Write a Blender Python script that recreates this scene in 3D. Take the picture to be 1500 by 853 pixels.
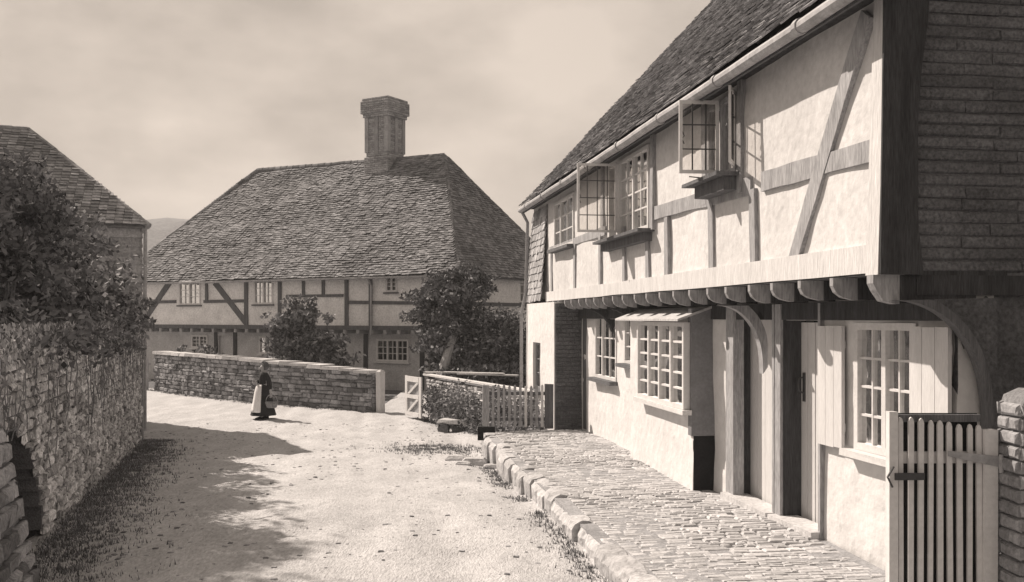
import bpy, bmesh, math, random
import numpy as np
from mathutils import Vector, Matrix, noise
R = math.radians
random.seed(7); rng = np.random.default_rng(7)
for o in list(bpy.data.objects): bpy.data.objects.remove(o)
scene = bpy.context.scene
COL = scene.collection
# ------------------------------------------------------------------ camera
EYE = 2.0; FOC = 1450.0; CX = 750.0; HY = 465.0        # photo pixels
cd = bpy.data.cameras.new('camera'); cam = bpy.data.objects.new('camera', cd); COL.objects.link(cam)
cam.location = (0, 0, EYE); cam.rotation_euler = (R(90), 0, 0)
cd.sensor_width = 36; cd.lens = 36 * FOC / 1500; cd.shift_y = (HY - 426.5) / 1500
cd.clip_start = 0.1; cd.clip_end = 3000
scene.camera = cam
# ------------------------------------------------------------------ light
SUN_EL = R(40); UX, UY = 0.78, -0.626                  # horizontal way the light travels
w = bpy.data.worlds.new('World'); scene.world = w; w.use_nodes = True
nt = w.node_tree; nt.nodes.clear()
def N(tree, kind, **kw):
    n = tree.nodes.new(kind)
    for k, v in kw.items(): setattr(n, k, v)
    return n
sky = N(nt, 'ShaderNodeTexSky', sky_type='NISHITA', sun_disc=False)
sky.sun_elevation = SUN_EL; sky.sun_rotation = math.atan2(-UX, -UY); sky.dust_density = 3.0; sky.air_density = 1.0
bw = N(nt, 'ShaderNodeRGBToBW'); nt.links.new(sky.outputs[0], bw.inputs[0])
pw = N(nt, 'ShaderNodeMath', operation='POWER'); pw.inputs[1].default_value = 0.3; nt.links.new(bw.outputs[0], pw.inputs[0])
tc = N(nt, 'ShaderNodeTexCoord'); mp = N(nt, 'ShaderNodeMapping'); mp.inputs['Scale'].default_value = (1, 1, 1.9); mp.inputs['Location'].default_value = (3.1, 1.7, 0.4)
nt.links.new(tc.outputs['Generated'], mp.inputs[0])
ns = N(nt, 'ShaderNodeTexNoise'); ns.inputs['Scale'].default_value = 4.6; ns.inputs['Detail'].default_value = 5; ns.inputs['Roughness'].default_value = 0.5
nt.links.new(mp.outputs[0], ns.inputs['Vector'])
mr = N(nt, 'ShaderNodeMapRange'); mr.inputs[1].default_value = 0.36; mr.inputs[2].default_value = 0.68; mr.inputs[3].default_value = 0.78; mr.inputs[4].default_value = 1.24
nt.links.new(ns.outputs[0], mr.inputs[0])
mu = N(nt, 'ShaderNodeMath', operation='MULTIPLY'); nt.links.new(pw.outputs[0], mu.inputs[0]); nt.links.new(mr.outputs[0], mu.inputs[1])
vs = N(nt, 'ShaderNodeVectorMath', operation='SCALE'); vs.inputs[0].default_value = (2.45, 2.11, 1.82)
nt.links.new(mu.outputs[0], vs.inputs['Scale'])
bg = N(nt, 'ShaderNodeBackground'); bg.inputs[1].default_value = 0.125
nt.links.new(vs.outputs[0], bg.inputs[0]); wo = N(nt, 'ShaderNodeOutputWorld'); nt.links.new(bg.outputs[0], wo.inputs[0])
sd = bpy.data.lights.new('sun', 'SUN'); sd.energy = 5.0; sd.angle = R(0.6); sd.color = (1, .88, .77)
so = bpy.data.objects.new('sun', sd); COL.objects.link(so)
so.rotation_euler = Vector((UX * math.cos(SUN_EL), UY * math.cos(SUN_EL), -math.sin(SUN_EL))).to_track_quat('-Z', 'Y').to_euler()
so.location = (-20, 20, 30)
vw = scene.view_settings; vw.view_transform = 'Standard'; vw.look = 'None'; vw.exposure = 0.4; vw.gamma = 1.0; vw.use_curve_mapping = False
# ------------------------------------------------------------------ materials
def sep(g):                                             # sepia grey of the old print
    k = min(1, g * 1.6)
    return (g * (.96 + .05 * k), g * (.975 + .02 * k), g * (1.04 - .05 * k))
def mat(name, g, rough=.92, n1=(3, .2), n2=(22, .2), bump=(30, .25, .01), var=0.0, stretch=(1, 1, 1), spec=.2, spots=None):
    m = bpy.data.materials.new(name); m.use_nodes = True; t = m.node_tree; L = t.links.new
    b = t.nodes['Principled BSDF']; b.inputs['Roughness'].default_value = rough; b.inputs['Specular IOR Level'].default_value = spec
    tcn = N(t, 'ShaderNodeTexCoord'); mpn = N(t, 'ShaderNodeMapping'); mpn.inputs['Scale'].default_value = stretch; L(tcn.outputs['Object'], mpn.inputs[0])
    last = None
    for sc, am in (n1, n2):
        if not am: continue
        q = N(t, 'ShaderNodeTexNoise'); q.inputs['Scale'].default_value = sc; q.inputs['Detail'].default_value = 5; q.inputs['Roughness'].default_value = .6
        L(mpn.outputs[0], q.inputs['Vector'])
        r = N(t, 'ShaderNodeMapRange'); r.inputs[1].default_value = .3; r.inputs[2].default_value = .7; r.inputs[3].default_value = 1 - am; r.inputs[4].default_value = 1 + am
        L(q.outputs[0], r.inputs[0])
        if last is None: last = r.outputs[0]
        else:
            x = N(t, 'ShaderNodeMath', operation='MULTIPLY'); L(last, x.inputs[0]); L(r.outputs[0], x.inputs[1]); last = x.outputs[0]
    if var:
        a = N(t, 'ShaderNodeAttribute', attribute_name='var'); r = N(t, 'ShaderNodeMapRange'); r.inputs[3].default_value = 1 - var; r.inputs[4].default_value = 1 + var
        L(a.outputs['Fac'], r.inputs[0]); x = N(t, 'ShaderNodeMath', operation='MULTIPLY')
        if last is None: last = r.outputs[0]
        else: L(last, x.inputs[0]); L(r.outputs[0], x.inputs[1]); last = x.outputs[0]
    if spots:                                           # dirt patches: scale, threshold, darkening
        q = N(t, 'ShaderNodeTexNoise'); q.inputs['Scale'].default_value = spots[0]; q.inputs['Detail'].default_value = 8; q.inputs['Roughness'].default_value = .7
        L(mpn.outputs[0], q.inputs['Vector']); r = N(t, 'ShaderNodeMapRange'); r.inputs[1].default_value = spots[1]; r.inputs[2].default_value = spots[1] + .08
        r.inputs[3].default_value = 1; r.inputs[4].default_value = spots[2]; L(q.outputs[0], r.inputs[0])
        x = N(t, 'ShaderNodeMath', operation='MULTIPLY'); L(last, x.inputs[0]); L(r.outputs[0], x.inputs[1]); last = x.outputs[0]
    v = N(t, 'ShaderNodeVectorMath', operation='SCALE'); v.inputs[0].default_value = sep(g)
    if last is not None: L(last, v.inputs['Scale'])
    L(v.outputs[0], b.inputs['Base Color'])
    if bump and bump[1]:
        q = N(t, 'ShaderNodeTexNoise'); q.inputs['Scale'].default_value = bump[0]; q.inputs['Detail'].default_value = 6; L(mpn.outputs[0], q.inputs['Vector'])
        bp = N(t, 'ShaderNodeBump'); bp.inputs['Strength'].default_value = bump[1]; bp.inputs['Distance'].default_value = bump[2]
        L(q.outputs[0], bp.inputs['Height']); L(bp.outputs[0], b.inputs['Normal'])
    return m
M = dict(
 white=mat('whitewash', .66, n1=(1.3, .08), n2=(9, .07), bump=(7, .6, .03), spots=(4, .61, .8)),
 plaster=mat('old_plaster', .60, n1=(1.2, .1), n2=(14, .1), bump=(9, .6, .02), spots=(4, .6, .84)),
 greyplaster=mat('grey_plaster', .5, n1=(2, .15), n2=(20, .2), bump=(14, .5, .02), spots=(6, .6, .75)),
 farplaster=mat('weathered_limewash', .74, n1=(2, .12), n2=(16, .16), bump=(14, .5, .02)),
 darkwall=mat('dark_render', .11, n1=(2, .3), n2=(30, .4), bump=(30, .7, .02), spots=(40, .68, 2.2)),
 paletimber=mat('limewashed_timber', .33, n1=(2, .22), n2=(20, .3), bump=(16, .6, .01), stretch=(3, 3, .5)),
 whitetimber=mat('whitened_timber', .6, n1=(2, .1), n2=(18, .14), bump=(16, .6, .012), stretch=(3, 3, .5)),
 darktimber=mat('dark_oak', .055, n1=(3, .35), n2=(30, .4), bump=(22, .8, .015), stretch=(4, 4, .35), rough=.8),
 midtimber=mat('weathered_oak', .13, n1=(3, .25), n2=(30, .3), bump=(22, .8, .012), stretch=(4, 4, .4)),
 board=mat('weatherboard', .36, n1=(2, .25), n2=(24, .3), bump=(20, .6, .01), var=.3),
 paint=mat('white_paint', .62, rough=.6, n1=(4, .08), n2=(30, .08), bump=(40, .2, .004)),
 greypaint=mat('grey_paint', .2, rough=.6, n1=(4, .15), n2=(30, .12), bump=(40, .2, .004)),
 shutter=mat('shutter_paint', .58, rough=.7, n1=(3, .08), n2=(30, .1), bump=(30, .3, .004), stretch=(3, 3, .4), var=.06),
 tile=mat('clay_tile', .29, n1=(.9, .25), n2=(26, .3), bump=(40, .5, .006), var=.45),
 barntile=mat('pale_lichened_tile', .36, n1=(.8, .2), n2=(12, .3), bump=(40, .5, .006), var=.4),
 fartile=mat('mossy_tile', .21, n1=(.8, .2), n2=(12, .3), bump=(40, .5, .006), var=.42, spots=(5, .6, .75)),
 brick=mat('old_brick', .12, n1=(2, .3), n2=(40, .5), bump=(45, .8, .008), var=.12),
 mortar=mat('mortar', .16, n1=(3, .2), n2=(60, .3), bump=(60, .6, .01)),
 pierbrick=mat('pier_brick', .26, n1=(2, .2), n2=(40, .3), bump=(45, .8, .008), var=.25),
 chimneybrick=mat('chimney_brick', .34, n1=(2, .2), n2=(30, .3), bump=(45, .8, .008), var=.25),
 stone=mat('rubble_stone', .24, n1=(3, .25), n2=(30, .35), bump=(30, .8, .015), var=.5),
 wallstone=mat('lichened_stone', .46, n1=(2, .35), n2=(26, .5), bump=(26, .9, .02), var=.45),
 coping=mat('coping_stone', .5, n1=(3, .15), n2=(26, .2), bump=(26, .6, .01), var=.2),
 cobble=mat('paving_stone', .46, n1=(2, .15), n2=(26, .2), bump=(30, .6, .01), var=.22),
 joint=mat('paving_joint', .3, n1=(2, .25), n2=(40, .3), bump=(50, .6, .01)),
 kerb=mat('kerb_stone', .44, n1=(3, .18), n2=(22, .2), bump=(14, .8, .03), var=.15),
 road=mat('chalky_road', .47, n1=(.9, .16), n2=(16, .24), bump=(26, .8, .022), spots=(4, .6, .78), stretch=(2.2, .8, 1)),
 ground=mat('garden_earth', .13, n1=(.5, .25), n2=(9, .35), bump=(14, .9, .05)),
 hill=mat('hill_grass', .2, n1=(.2, .15), n2=(2, .25), bump=(2, .5, .2)),
 leafdark=mat('dark_leaf', .17, rough=.75, n1=(1.2, .3), n2=(9, .1), bump=None, var=.7, spec=.12),
 leafmid=mat('mid_leaf', .24, rough=.75, n1=(1.2, .3), n2=(9, .1), bump=None, var=.7, spec=.12),
 leaflight=mat('light_leaf', .32, rough=.75, n1=(1.2, .25), n2=(9, .1), bump=None, var=.6, spec=.12),
 bark=mat('bark', .2, n1=(3, .3), n2=(20, .4), bump=(18, .9, .02), stretch=(3, 3, .6)),
 palebark=mat('pale_bark', .45, n1=(3, .2), n2=(20, .3), bump=(18, .9, .02), stretch=(3, 3, .6)),
 grass=mat('dry_grass', .17, rough=.7, n1=(1, .2), n2=(8, .1), bump=None, var=.6),
 iron=mat('iron', .05, rough=.55, n1=(6, .2), n2=(40, .2), bump=(50, .3, .003), spec=.5),
 black=mat('black_stone_and_shade', .02, n1=(6, .2), n2=(40, .2), bump=(50, .3, .003)),
 gutter=mat('gutter_lead', .36, rough=.6, n1=(4, .2), n2=(20, .2), bump=(30, .3, .004)),
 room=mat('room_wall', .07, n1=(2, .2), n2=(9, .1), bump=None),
 curtain=mat('net_curtain', .5, n1=(6, .2), n2=(30, .25), bump=(20, .4, .01)),
 dress=mat('dark_wool', .03, n1=(6, .3), n2=(50, .2), bump=(50, .4, .004)),
 apron=mat('apron_linen', .8, n1=(8, .15), n2=(50, .1), bump=(18, .5, .01), stretch=(1, 1, .3)),
 bonnet=mat('bonnet_cloth', .1, n1=(12, .3), n2=(50, .2), bump=(30, .4, .006)),
 skin=mat('skin', .42, rough=.6, n1=(8, .08), n2=(50, .05), bump=None),
 wicker=mat('wicker', .3, n1=(30, .4), n2=(90, .4), bump=(80, .9, .01)),
 gravel=mat('gravel', .3, n1=(8, .2), n2=(50, .3), bump=(40, .5, .005), var=.5),
)
gm = bpy.data.materials.new('window_glass'); gm.use_nodes = True; t_ = gm.node_tree; t_.nodes.clear()
a_ = N(t_, 'ShaderNodeBsdfTransparent'); a_.inputs[0].default_value = (.82, .8, .78, 1); b_ = N(t_, 'ShaderNodeBsdfGlossy'); b_.inputs['Roughness'].default_value = .06
f_ = N(t_, 'ShaderNodeFresnel'); f_.inputs[0].default_value = 1.5; x_ = N(t_, 'ShaderNodeMixShader')
q_ = N(t_, 'ShaderNodeTexNoise'); q_.inputs['Scale'].default_value = 2.5; p_ = N(t_, 'ShaderNodeBump'); p_.inputs['Strength'].default_value = .25; p_.inputs['Distance'].default_value = .05
t_.links.new(q_.outputs[0], p_.inputs['Height']); t_.links.new(p_.outputs[0], b_.inputs['Normal'])
ad = N(t_, 'ShaderNodeMath', operation='MULTIPLY_ADD'); ad.inputs[1].default_value = 1.0; ad.inputs[2].default_value = .04
t_.links.new(f_.outputs[0], ad.inputs[0]); t_.links.new(ad.outputs[0], x_.inputs[0]); t_.links.new(a_.outputs[0], x_.inputs[1]); t_.links.new(b_.outputs[0], x_.inputs[2])
o_ = N(t_, 'ShaderNodeOutputMaterial'); t_.links.new(x_.outputs[0], o_.inputs[0])
M['glass'] = gm
# ------------------------------------------------------------------ builders
WF = lambda a, b, c: (a, b, c)
class MB:
    def __init__(s): s.v = []; s.f = []; s.a = []
    def add(s, vs, fs, var=None):
        k = len(s.v); s.v.extend(vs)
        if var is None: var = random.random()
        for f in fs: s.f.append(tuple(i + k for i in f)); s.a.append(var)
        return s
    def box(s, F, a0, a1, b0, b1, c0, c1, j=0, var=None):
        if j: q = lambda: random.uniform(-j, j)
        else: q = lambda: 0
        vs = [F(a + q(), b + q(), c + q()) for a in (a0, a1) for b in (b0, b1) for c in (c0, c1)]
        return s.add(vs, [(0, 1, 3, 2), (4, 6, 7, 5), (0, 4, 5, 1), (2, 3, 7, 6), (0, 2, 6, 4), (1, 5, 7, 3)], var)
    def prism(s, F, poly, b0, b1, var=None):            # poly of (a,c) swept over b
        n = len(poly); vs = [F(a, b0, c) for a, c in poly] + [F(a, b1, c) for a, c in poly]
        fs = [tuple(range(n)), tuple(range(2 * n - 1, n - 1, -1))] + [(i, i + n, (i + 1) % n + n, (i + 1) % n) for i in range(n)]
        return s.add(vs, fs, var)
    def hull(s, p0, p1, var=None):                      # loft between two loops with caps
        n = len(p0); fs = [tuple(range(n)), tuple(range(2 * n - 1, n - 1, -1))] + [(i, i + n, (i + 1) % n + n, (i + 1) % n) for i in range(n)]
        return s.add(list(p0) + list(p1), fs, var)
    def tube(s, pts, rad, n=8, var=None, cap=True):
        pts = [Vector(p) for p in pts]
        if not hasattr(rad, '__len__'): rad = [rad] * len(pts)
        vs = []; prev = None
        for i, p in enumerate(pts):
            d = (pts[min(i + 1, len(pts) - 1)] - pts[max(i - 1, 0)]).normalized()
            u = prev if prev is not None else (Vector((0, 0, 1)) if abs(d.z) < .9 else Vector((1, 0, 0)))
            u = (u - d * u.dot(d)).normalized(); prev = u; x = d.cross(u)
            for k in range(n):
                a = 2 * math.pi * k / n; vs.append(tuple(p + (u * math.cos(a) + x * math.sin(a)) * rad[i]))
        fs = [(i * n + k, i * n + (k + 1) % n, (i + 1) * n + (k + 1) % n, (i + 1) * n + k) for i in range(len(pts) - 1) for k in range(n)]
        if cap: fs += [tuple(range(n - 1, -1, -1)), tuple(range((len(pts) - 1) * n, len(pts) * n))]
        return s.add(vs, fs, var)
    def lathe(s, c, prof, n=20, sx=1, sy=1, var=None):  # prof: (r,z)
        vs = [(c[0] + r * sx * math.cos(2 * math.pi * k / n), c[1] + r * sy * math.sin(2 * math.pi * k / n), c[2] + z) for r, z in prof for k in range(n)]
        fs = [(i * n + k, i * n + (k + 1) % n, (i + 1) * n + (k + 1) % n, (i + 1) * n + k) for i in range(len(prof) - 1) for k in range(n)]
        return s.add(vs, fs, var)
    def stone(s, F, a0, a1, c0, c1, b, proud, j):       # a rough block lying in the a-c plane, out along b
        def ring(ins, bb):
            return [F(a + random.uniform(-j, j), bb + random.uniform(-j, j) * .5, c + random.uniform(-j, j)) for a, c in ((a0 + ins, c0 + ins), (a1 - ins, c0 + ins), (a1 - ins, c1 - ins), (a0 + ins, c1 - ins))]
        m = min(a1 - a0, c1 - c0); r0 = ring(0, b); r1 = ring(m * .04, b + proud * .6); r2 = ring(m * .2, b + proud)
        fs = [(0, 1, 5, 4), (1, 2, 6, 5), (2, 3, 7, 6), (3, 0, 4, 7), (4, 5, 9, 8), (5, 6, 10, 9), (6, 7, 11, 10), (7, 4, 8, 11), (8, 9, 10, 11)]
        return s.add(r0 + r1 + r2, fs)
def link(name, mb, m, parent=None, smooth=False, thick=None):
    v = np.array(mb.v, dtype=float)
    lo = v.min(0); hi = v.max(0); org = np.array([(lo[0] + hi[0]) / 2, (lo[1] + hi[1]) / 2, lo[2]])
    me = bpy.data.meshes.new(name); me.from_pydata((v - org).tolist(), [], mb.f)
    at = me.attributes.new('var', 'FLOAT', 'FACE'); at.data.foreach_set('value', np.array(mb.a, dtype=np.float32)[:len(me.polygons)])
    me.validate(); me.update()
    if len(mb.f) < 30000:
        bm = bmesh.new(); bm.from_mesh(me); bmesh.ops.recalc_face_normals(bm, faces=bm.faces); bm.to_mesh(me); bm.free()
    if smooth: me.polygons.foreach_set('use_smooth', [True] * len(me.polygons))
    me.materials.append(m if not isinstance(m, str) else M[m])
    o = bpy.data.objects.new(name, me); COL.objects.link(o)
    base = Vector((0, 0, 0)); p = parent
    while p is not None: base += p.location; p = p.parent
    o.location = Vector(org) - base; o.parent = parent
    return o
def tag(o, label=None, cat=None, group=None, kind=None):
    if label: o['label'] = label
    if cat: o['category'] = cat
    if group: o['group'] = group
    if kind: o['kind'] = kind
    return o
def thing(name, label, cat, loc, group=None):
    o = bpy.data.objects.new(name, None); o.empty_display_size = .2; COL.objects.link(o); o.location = loc
    return tag(o, label, cat, group)
def copy_tree(o, delta=None, parent=None):
    c = o.copy(); COL.objects.link(c); c.parent = parent
    if delta is not None: c.location = o.location + Vector(delta)
    for ch in o.children: copy_tree(ch, None, c)
    return c
def lerp(a, b, t): return a + (b - a) * t
def sm(a, b, x): x = max(0, min(1, (x - a) / (b - a))); return x * x * (3 - 2 * x)
def nz(x, y, z=0): return noise.noise(Vector((x, y, z)))
# ------------------------------------------------------------------ frames: street cottage (t along, s away from road)
DX, DY = -.1533, .9882; NX, NY = .9882, .1533
def C(t, s, z): return (DX * t + NX * s, DY * t + NY * s, z)
def cp(px, py, s):                                      # photo pixel on the plane at s -> (t, z)
    a = (px - CX) / FOC; Y = s / (a * NX + NY); X = a * Y
    return DX * X + DY * Y, EYE + (HY - py) / FOC * Y
def ct(px, s): return cp(px, 0, s)[0]
# far cottage (u leftwards along the front, w to the back)
HX, HYY = -1.92, 34.0; EX, EY = -.862, .507; GX, GY = .507, .862
def H(u, w, z): return (HX + EX * u + GX * w, HYY + EY * u + GY * w, z)
def hp(px, py, w=0):
    a = (px - CX) / FOC; x0 = HX + GX * w; y0 = HYY + GY * w
    u = (a * y0 - x0) / (EX - a * EY); Y = y0 + EY * u
    return u, EYE + (HY - py) / FOC * Y
# barn
BX, BY = -7.85, 21.0
def B(u, v, z): return (BX - .908 * u - .42 * v, BY - .42 * u + .908 * v, z)
def ground_z(x, y):
    return lerp(-.20, -.60, sm(8.5, 24, y)) + .015 * nz(x * .5, y * .5) + 3.0 * sm(60, 140, y)
# ------------------------------------------------------------------ generic bits
def tiles(mb, O, A, U, V, u0, u1, gauge=.1, wid=.168, th=.016, sag=0.0, jit=1.0):
    """courses of tiles: O origin, A along, U up the slope, V slope length, u0(v) u1(v) limits"""
    O, A, U = Vector(O), Vector(A).normalized(), Vector(U).normalized(); Nn = A.cross(U).normalized()
    if Nn.z < 0: Nn = -Nn
    rows = int(V / gauge)
    for r in range(rows):
        v = r * gauge; a0, a1 = u0(v), u1(v)
        if a1 - a0 < .05: continue
        x = a0 - (wid / 2 if r % 2 else 0); rj = random.uniform(-.006, .006)
        while x < a1:
            l, h = max(x, a0), min(x + wid, a1); x += wid
            if h - l < .03: continue
            g = .004; dv = random.gauss(0, .006) * jit + rj; up = abs(random.gauss(0, .006)) * jit; kk = random.uniform(-.004, .004) * jit
            if random.random() < .03 * jit: dv -= .02; up += .012
            s = .01 + sag * (.75 + nz(l * .35, v * .5, 3) * .9 + .25 * nz(l * 1.7, v * 1.9, 8))
            va, vb = v + dv, v + gauge * 1.5 + dv
            P = []
            for (uu, vv, bt) in ((l + g, va, th * 1.5 + up), (h - g, va, th * 1.5 + up + kk), (h - g, vb, 0), (l + g, vb, 0)):
                base = O + A * uu + U * vv + Nn * (s + bt)
                P.append(base); 
            vs = [tuple(p) for p in P] + [tuple(p + Nn * th) for p in P]
            mb.add(vs, [(4, 5, 6, 7), (0, 1, 5, 4), (1, 2, 6, 5), (3, 0, 4, 7)])
def ridge_tiles(mb, p0, p1, r=.11, L=.32):
    p0, p1 = Vector(p0), Vector(p1); d = p1 - p0; n = max(1, int(d.length / L)); dd = d.normalized()
    for i in range(n):
        q = p0 + d * (i / n) + Vector((0, 0, random.uniform(-.01, .01)))
        mb.tube([q, q + dd * (L * 1.04)], [r * 1.05, r * .93], 8)
def rubble(mb, F, a0, a1, c0, c1, b, proud, hs=(.08, .2), ls=(.14, .42), gap=.014, j=.012, top=None, skip=None):
    c = c0
    while c < c1:
        h = random.uniform(*hs); a = a0 - random.random() * .1
        while a < a1:
            l = random.uniform(*ls); aa, ab = max(a, a0), min(a + l, a1); a += l
            if ab - aa < .04: continue
            if skip and skip((aa + ab) / 2, c + h / 2): continue
            tp = min(c + h, top((aa + ab) / 2) if top else c1)
            if tp - c < .04: continue
            split = h > .14 and random.random() < .35
            zs = ((c, (c + tp) / 2), ((c + tp) / 2, tp)) if split else ((c, tp),)
            for z0, z1 in zs:
                mb.stone(F, aa + gap / 2, ab - gap / 2, z0 + gap / 2, z1 - gap / 2, b, proud * random.uniform(.4, 1.2), j)
        c += h
def wall_holes(F, a0, a1, c0, c1, bf, bb, holes, step=.22, amp=.02, frontsign=-1):
    """wall sheet with real openings and reveals; holes = (a0,a1,c0,c1)"""
    xs = {a0, a1}; zs = {c0, c1}
    for h in holes: xs |= {h[0], h[1]}; zs |= {h[2], h[3]}
    def fill(q):
        q = sorted(q); out = []
        for i in range(len(q) - 1):
            n = max(1, int(round((q[i + 1] - q[i]) / step)))
            out += [q[i] + (q[i + 1] - q[i]) * k / n for k in range(n)]
        return out + [q[-1]]
    xs, zs = fill(xs), fill(zs); mb = MB(); ids = {}
    def vid(i, k, back):
        key = (i, k, back)
        if key not in ids:
            a, c = xs[i], zs[k]; ids[key] = len(mb.v)
            b = bb if back else bf + amp * (nz(a * .9, c * .9, bf) + .5 * nz(a * 3, c * 3, bf + 5))
            mb.v.append(F(a, b, c))
        return ids[key]
    def solid(i, k):
        if not (0 <= i < len(xs) - 1 and 0 <= k < len(zs) - 1): return False
        a, c = (xs[i] + xs[i + 1]) / 2, (zs[k] + zs[k + 1]) / 2
        return not any(h[0] < a < h[1] and h[2] < c < h[3] for h in holes)
    def q(*f): mb.f.append(f); mb.a.append(.5)
    for i in range(len(xs) - 1):
        for k in range(len(zs) - 1):
            if not solid(i, k): continue
            for bk in (0, 1): q(vid(i, k, bk), vid(i + 1, k, bk), vid(i + 1, k + 1, bk), vid(i, k + 1, bk))
            for (di, dk, e) in ((-1, 0, ((i, k), (i, k + 1))), (1, 0, ((i + 1, k), (i + 1, k + 1))), (0, -1, ((i, k), (i + 1, k))), (0, 1, ((i, k + 1), (i + 1, k + 1)))):
                if not solid(i + di, k + dk): q(vid(*e[0], 0), vid(*e[1], 0), vid(*e[1], 1), vid(*e[0], 1))
    return mb
def window(parent, F, a0, a1, c0, c1, b, cols, rows, mull=1, m='paint', fr=.05, bar=.02, dep=.05, name='window', curtain=True, out=-1, sill=True, sillm='midtimber', sillout=.12):
    """frame + glazing bars in one mesh, pane below it, out = direction of the street along b"""
    mb = MB(); d0, d1 = b, b + out * dep
    mb.box(F, a0, a0 + fr, d0, d1, c0, c1); mb.box(F, a1 - fr, a1, d0, d1, c0, c1)
    mb.box(F, a0 + fr, a1 - fr, d0, d1, c0, c0 + fr); mb.box(F, a0 + fr, a1 - fr, d0, d1, c1 - fr, c1)
    e0, e1 = b + out * dep * .25, b + out * dep * .7
    for i in range(1, cols):
        x = lerp(a0 + fr, a1 - fr, i / cols); big = mull and (i % max(1, round(cols / (mull + 1))) == 0)
        h = fr * .5 if big else bar / 2
        mb.box(F, x - h, x + h, (d0 if big else e0), (d1 - out * .003 if big else e1), c0 + fr, c1 - fr)
    for k in range(1, rows):
        z = lerp(c0 + fr, c1 - fr, k / rows)
        mb.box(F, a0 + fr, a1 - fr, e0 + out * .004, e1 - out * .004, z - bar / 2, z + bar / 2)
    wd = link(name, mb, m, parent)
    g = MB(); bm_ = b + out * dep * .4
    g.add([F(a0 + fr, bm_, c0 + fr), F(a1 - fr, bm_, c0 + fr), F(a1 - fr, bm_, c1 - fr), F(a0 + fr, bm_, c1 - fr)], [(0, 1, 2, 3)]); link('pane', g, 'glass', wd)
    if curtain:
        for (p, q2) in ((a0, lerp(a0, a1, .2)), (lerp(a0, a1, .84), a1)):
            g = MB(); n = 10; vs = []
            for i in range(n + 1):
                x = lerp(p, q2, i / n); y = b - out * (.1 + .02 * math.sin(i * 2.2))
                vs += [F(x, y, c0 + .02), F(x, y, c1)]
            g.add(vs, [(2 * i, 2 * i + 2, 2 * i + 3, 2 * i + 1) for i in range(n)])
            link('curtain', g, 'curtain', wd)
    if sill:
        g = MB(); g.box(F, a0 - .06, a1 + .06, b, b + out * (dep + sillout), c0 - .06, c0 - .003, j=.003); link('sill', g, sillm, wd)
    return wd
def casement(parent, hinge, dirv, wd, z0, z1, cols, rows, m='paint', bars='iron', fr=.034):
    hx, hy = hinge; dx, dy = dirv; L = math.hypot(dx, dy); dx /= L; dy /= L
    F = lambda a, b, c: (hx + dx * a - dy * b, hy + dy * a + dx * b, c)
    mb = MB()
    for x0, x1 in ((0, fr), (wd - fr, wd)): mb.box(F, x0, x1, -.012, .012, z0, z1)
    for c0, c1 in ((z0, z0 + fr), (z1 - fr, z1)): mb.box(F, fr, wd - fr, -.012, .012, c0, c1)
    cs = link('casement', mb, m, parent)
    mb = MB()
    for i in range(1, cols): x = wd * i / cols; mb.box(F, x - .006, x + .006, -.008, .008, z0 + fr, z1 - fr)
    for k in range(1, rows): z = lerp(z0, z1, k / rows); mb.box(F, fr, wd - fr, -.0065, .0065, z - .006, z + .006)
    link('glazing_bar', mb, bars, cs)
    g = MB(); g.add([F(fr, 0, z0 + fr), F(wd - fr, 0, z0 + fr), F(wd - fr, 0, z1 - fr), F(fr, 0, z1 - fr)], [(0, 1, 2, 3)]); link('pane', g, 'glass', cs)
    g = MB(); zz = lerp(z0, z1, .48); x = wd - fr * 1.2
    g.tube([F(x, -.02, zz + .07), F(x - .02, -.03, zz + .03), F(x + .006, -.035, zz), F(x - .02, -.03, zz - .05)], .006, 6); link('catch', g, 'iron', cs)
    return cs
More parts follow.
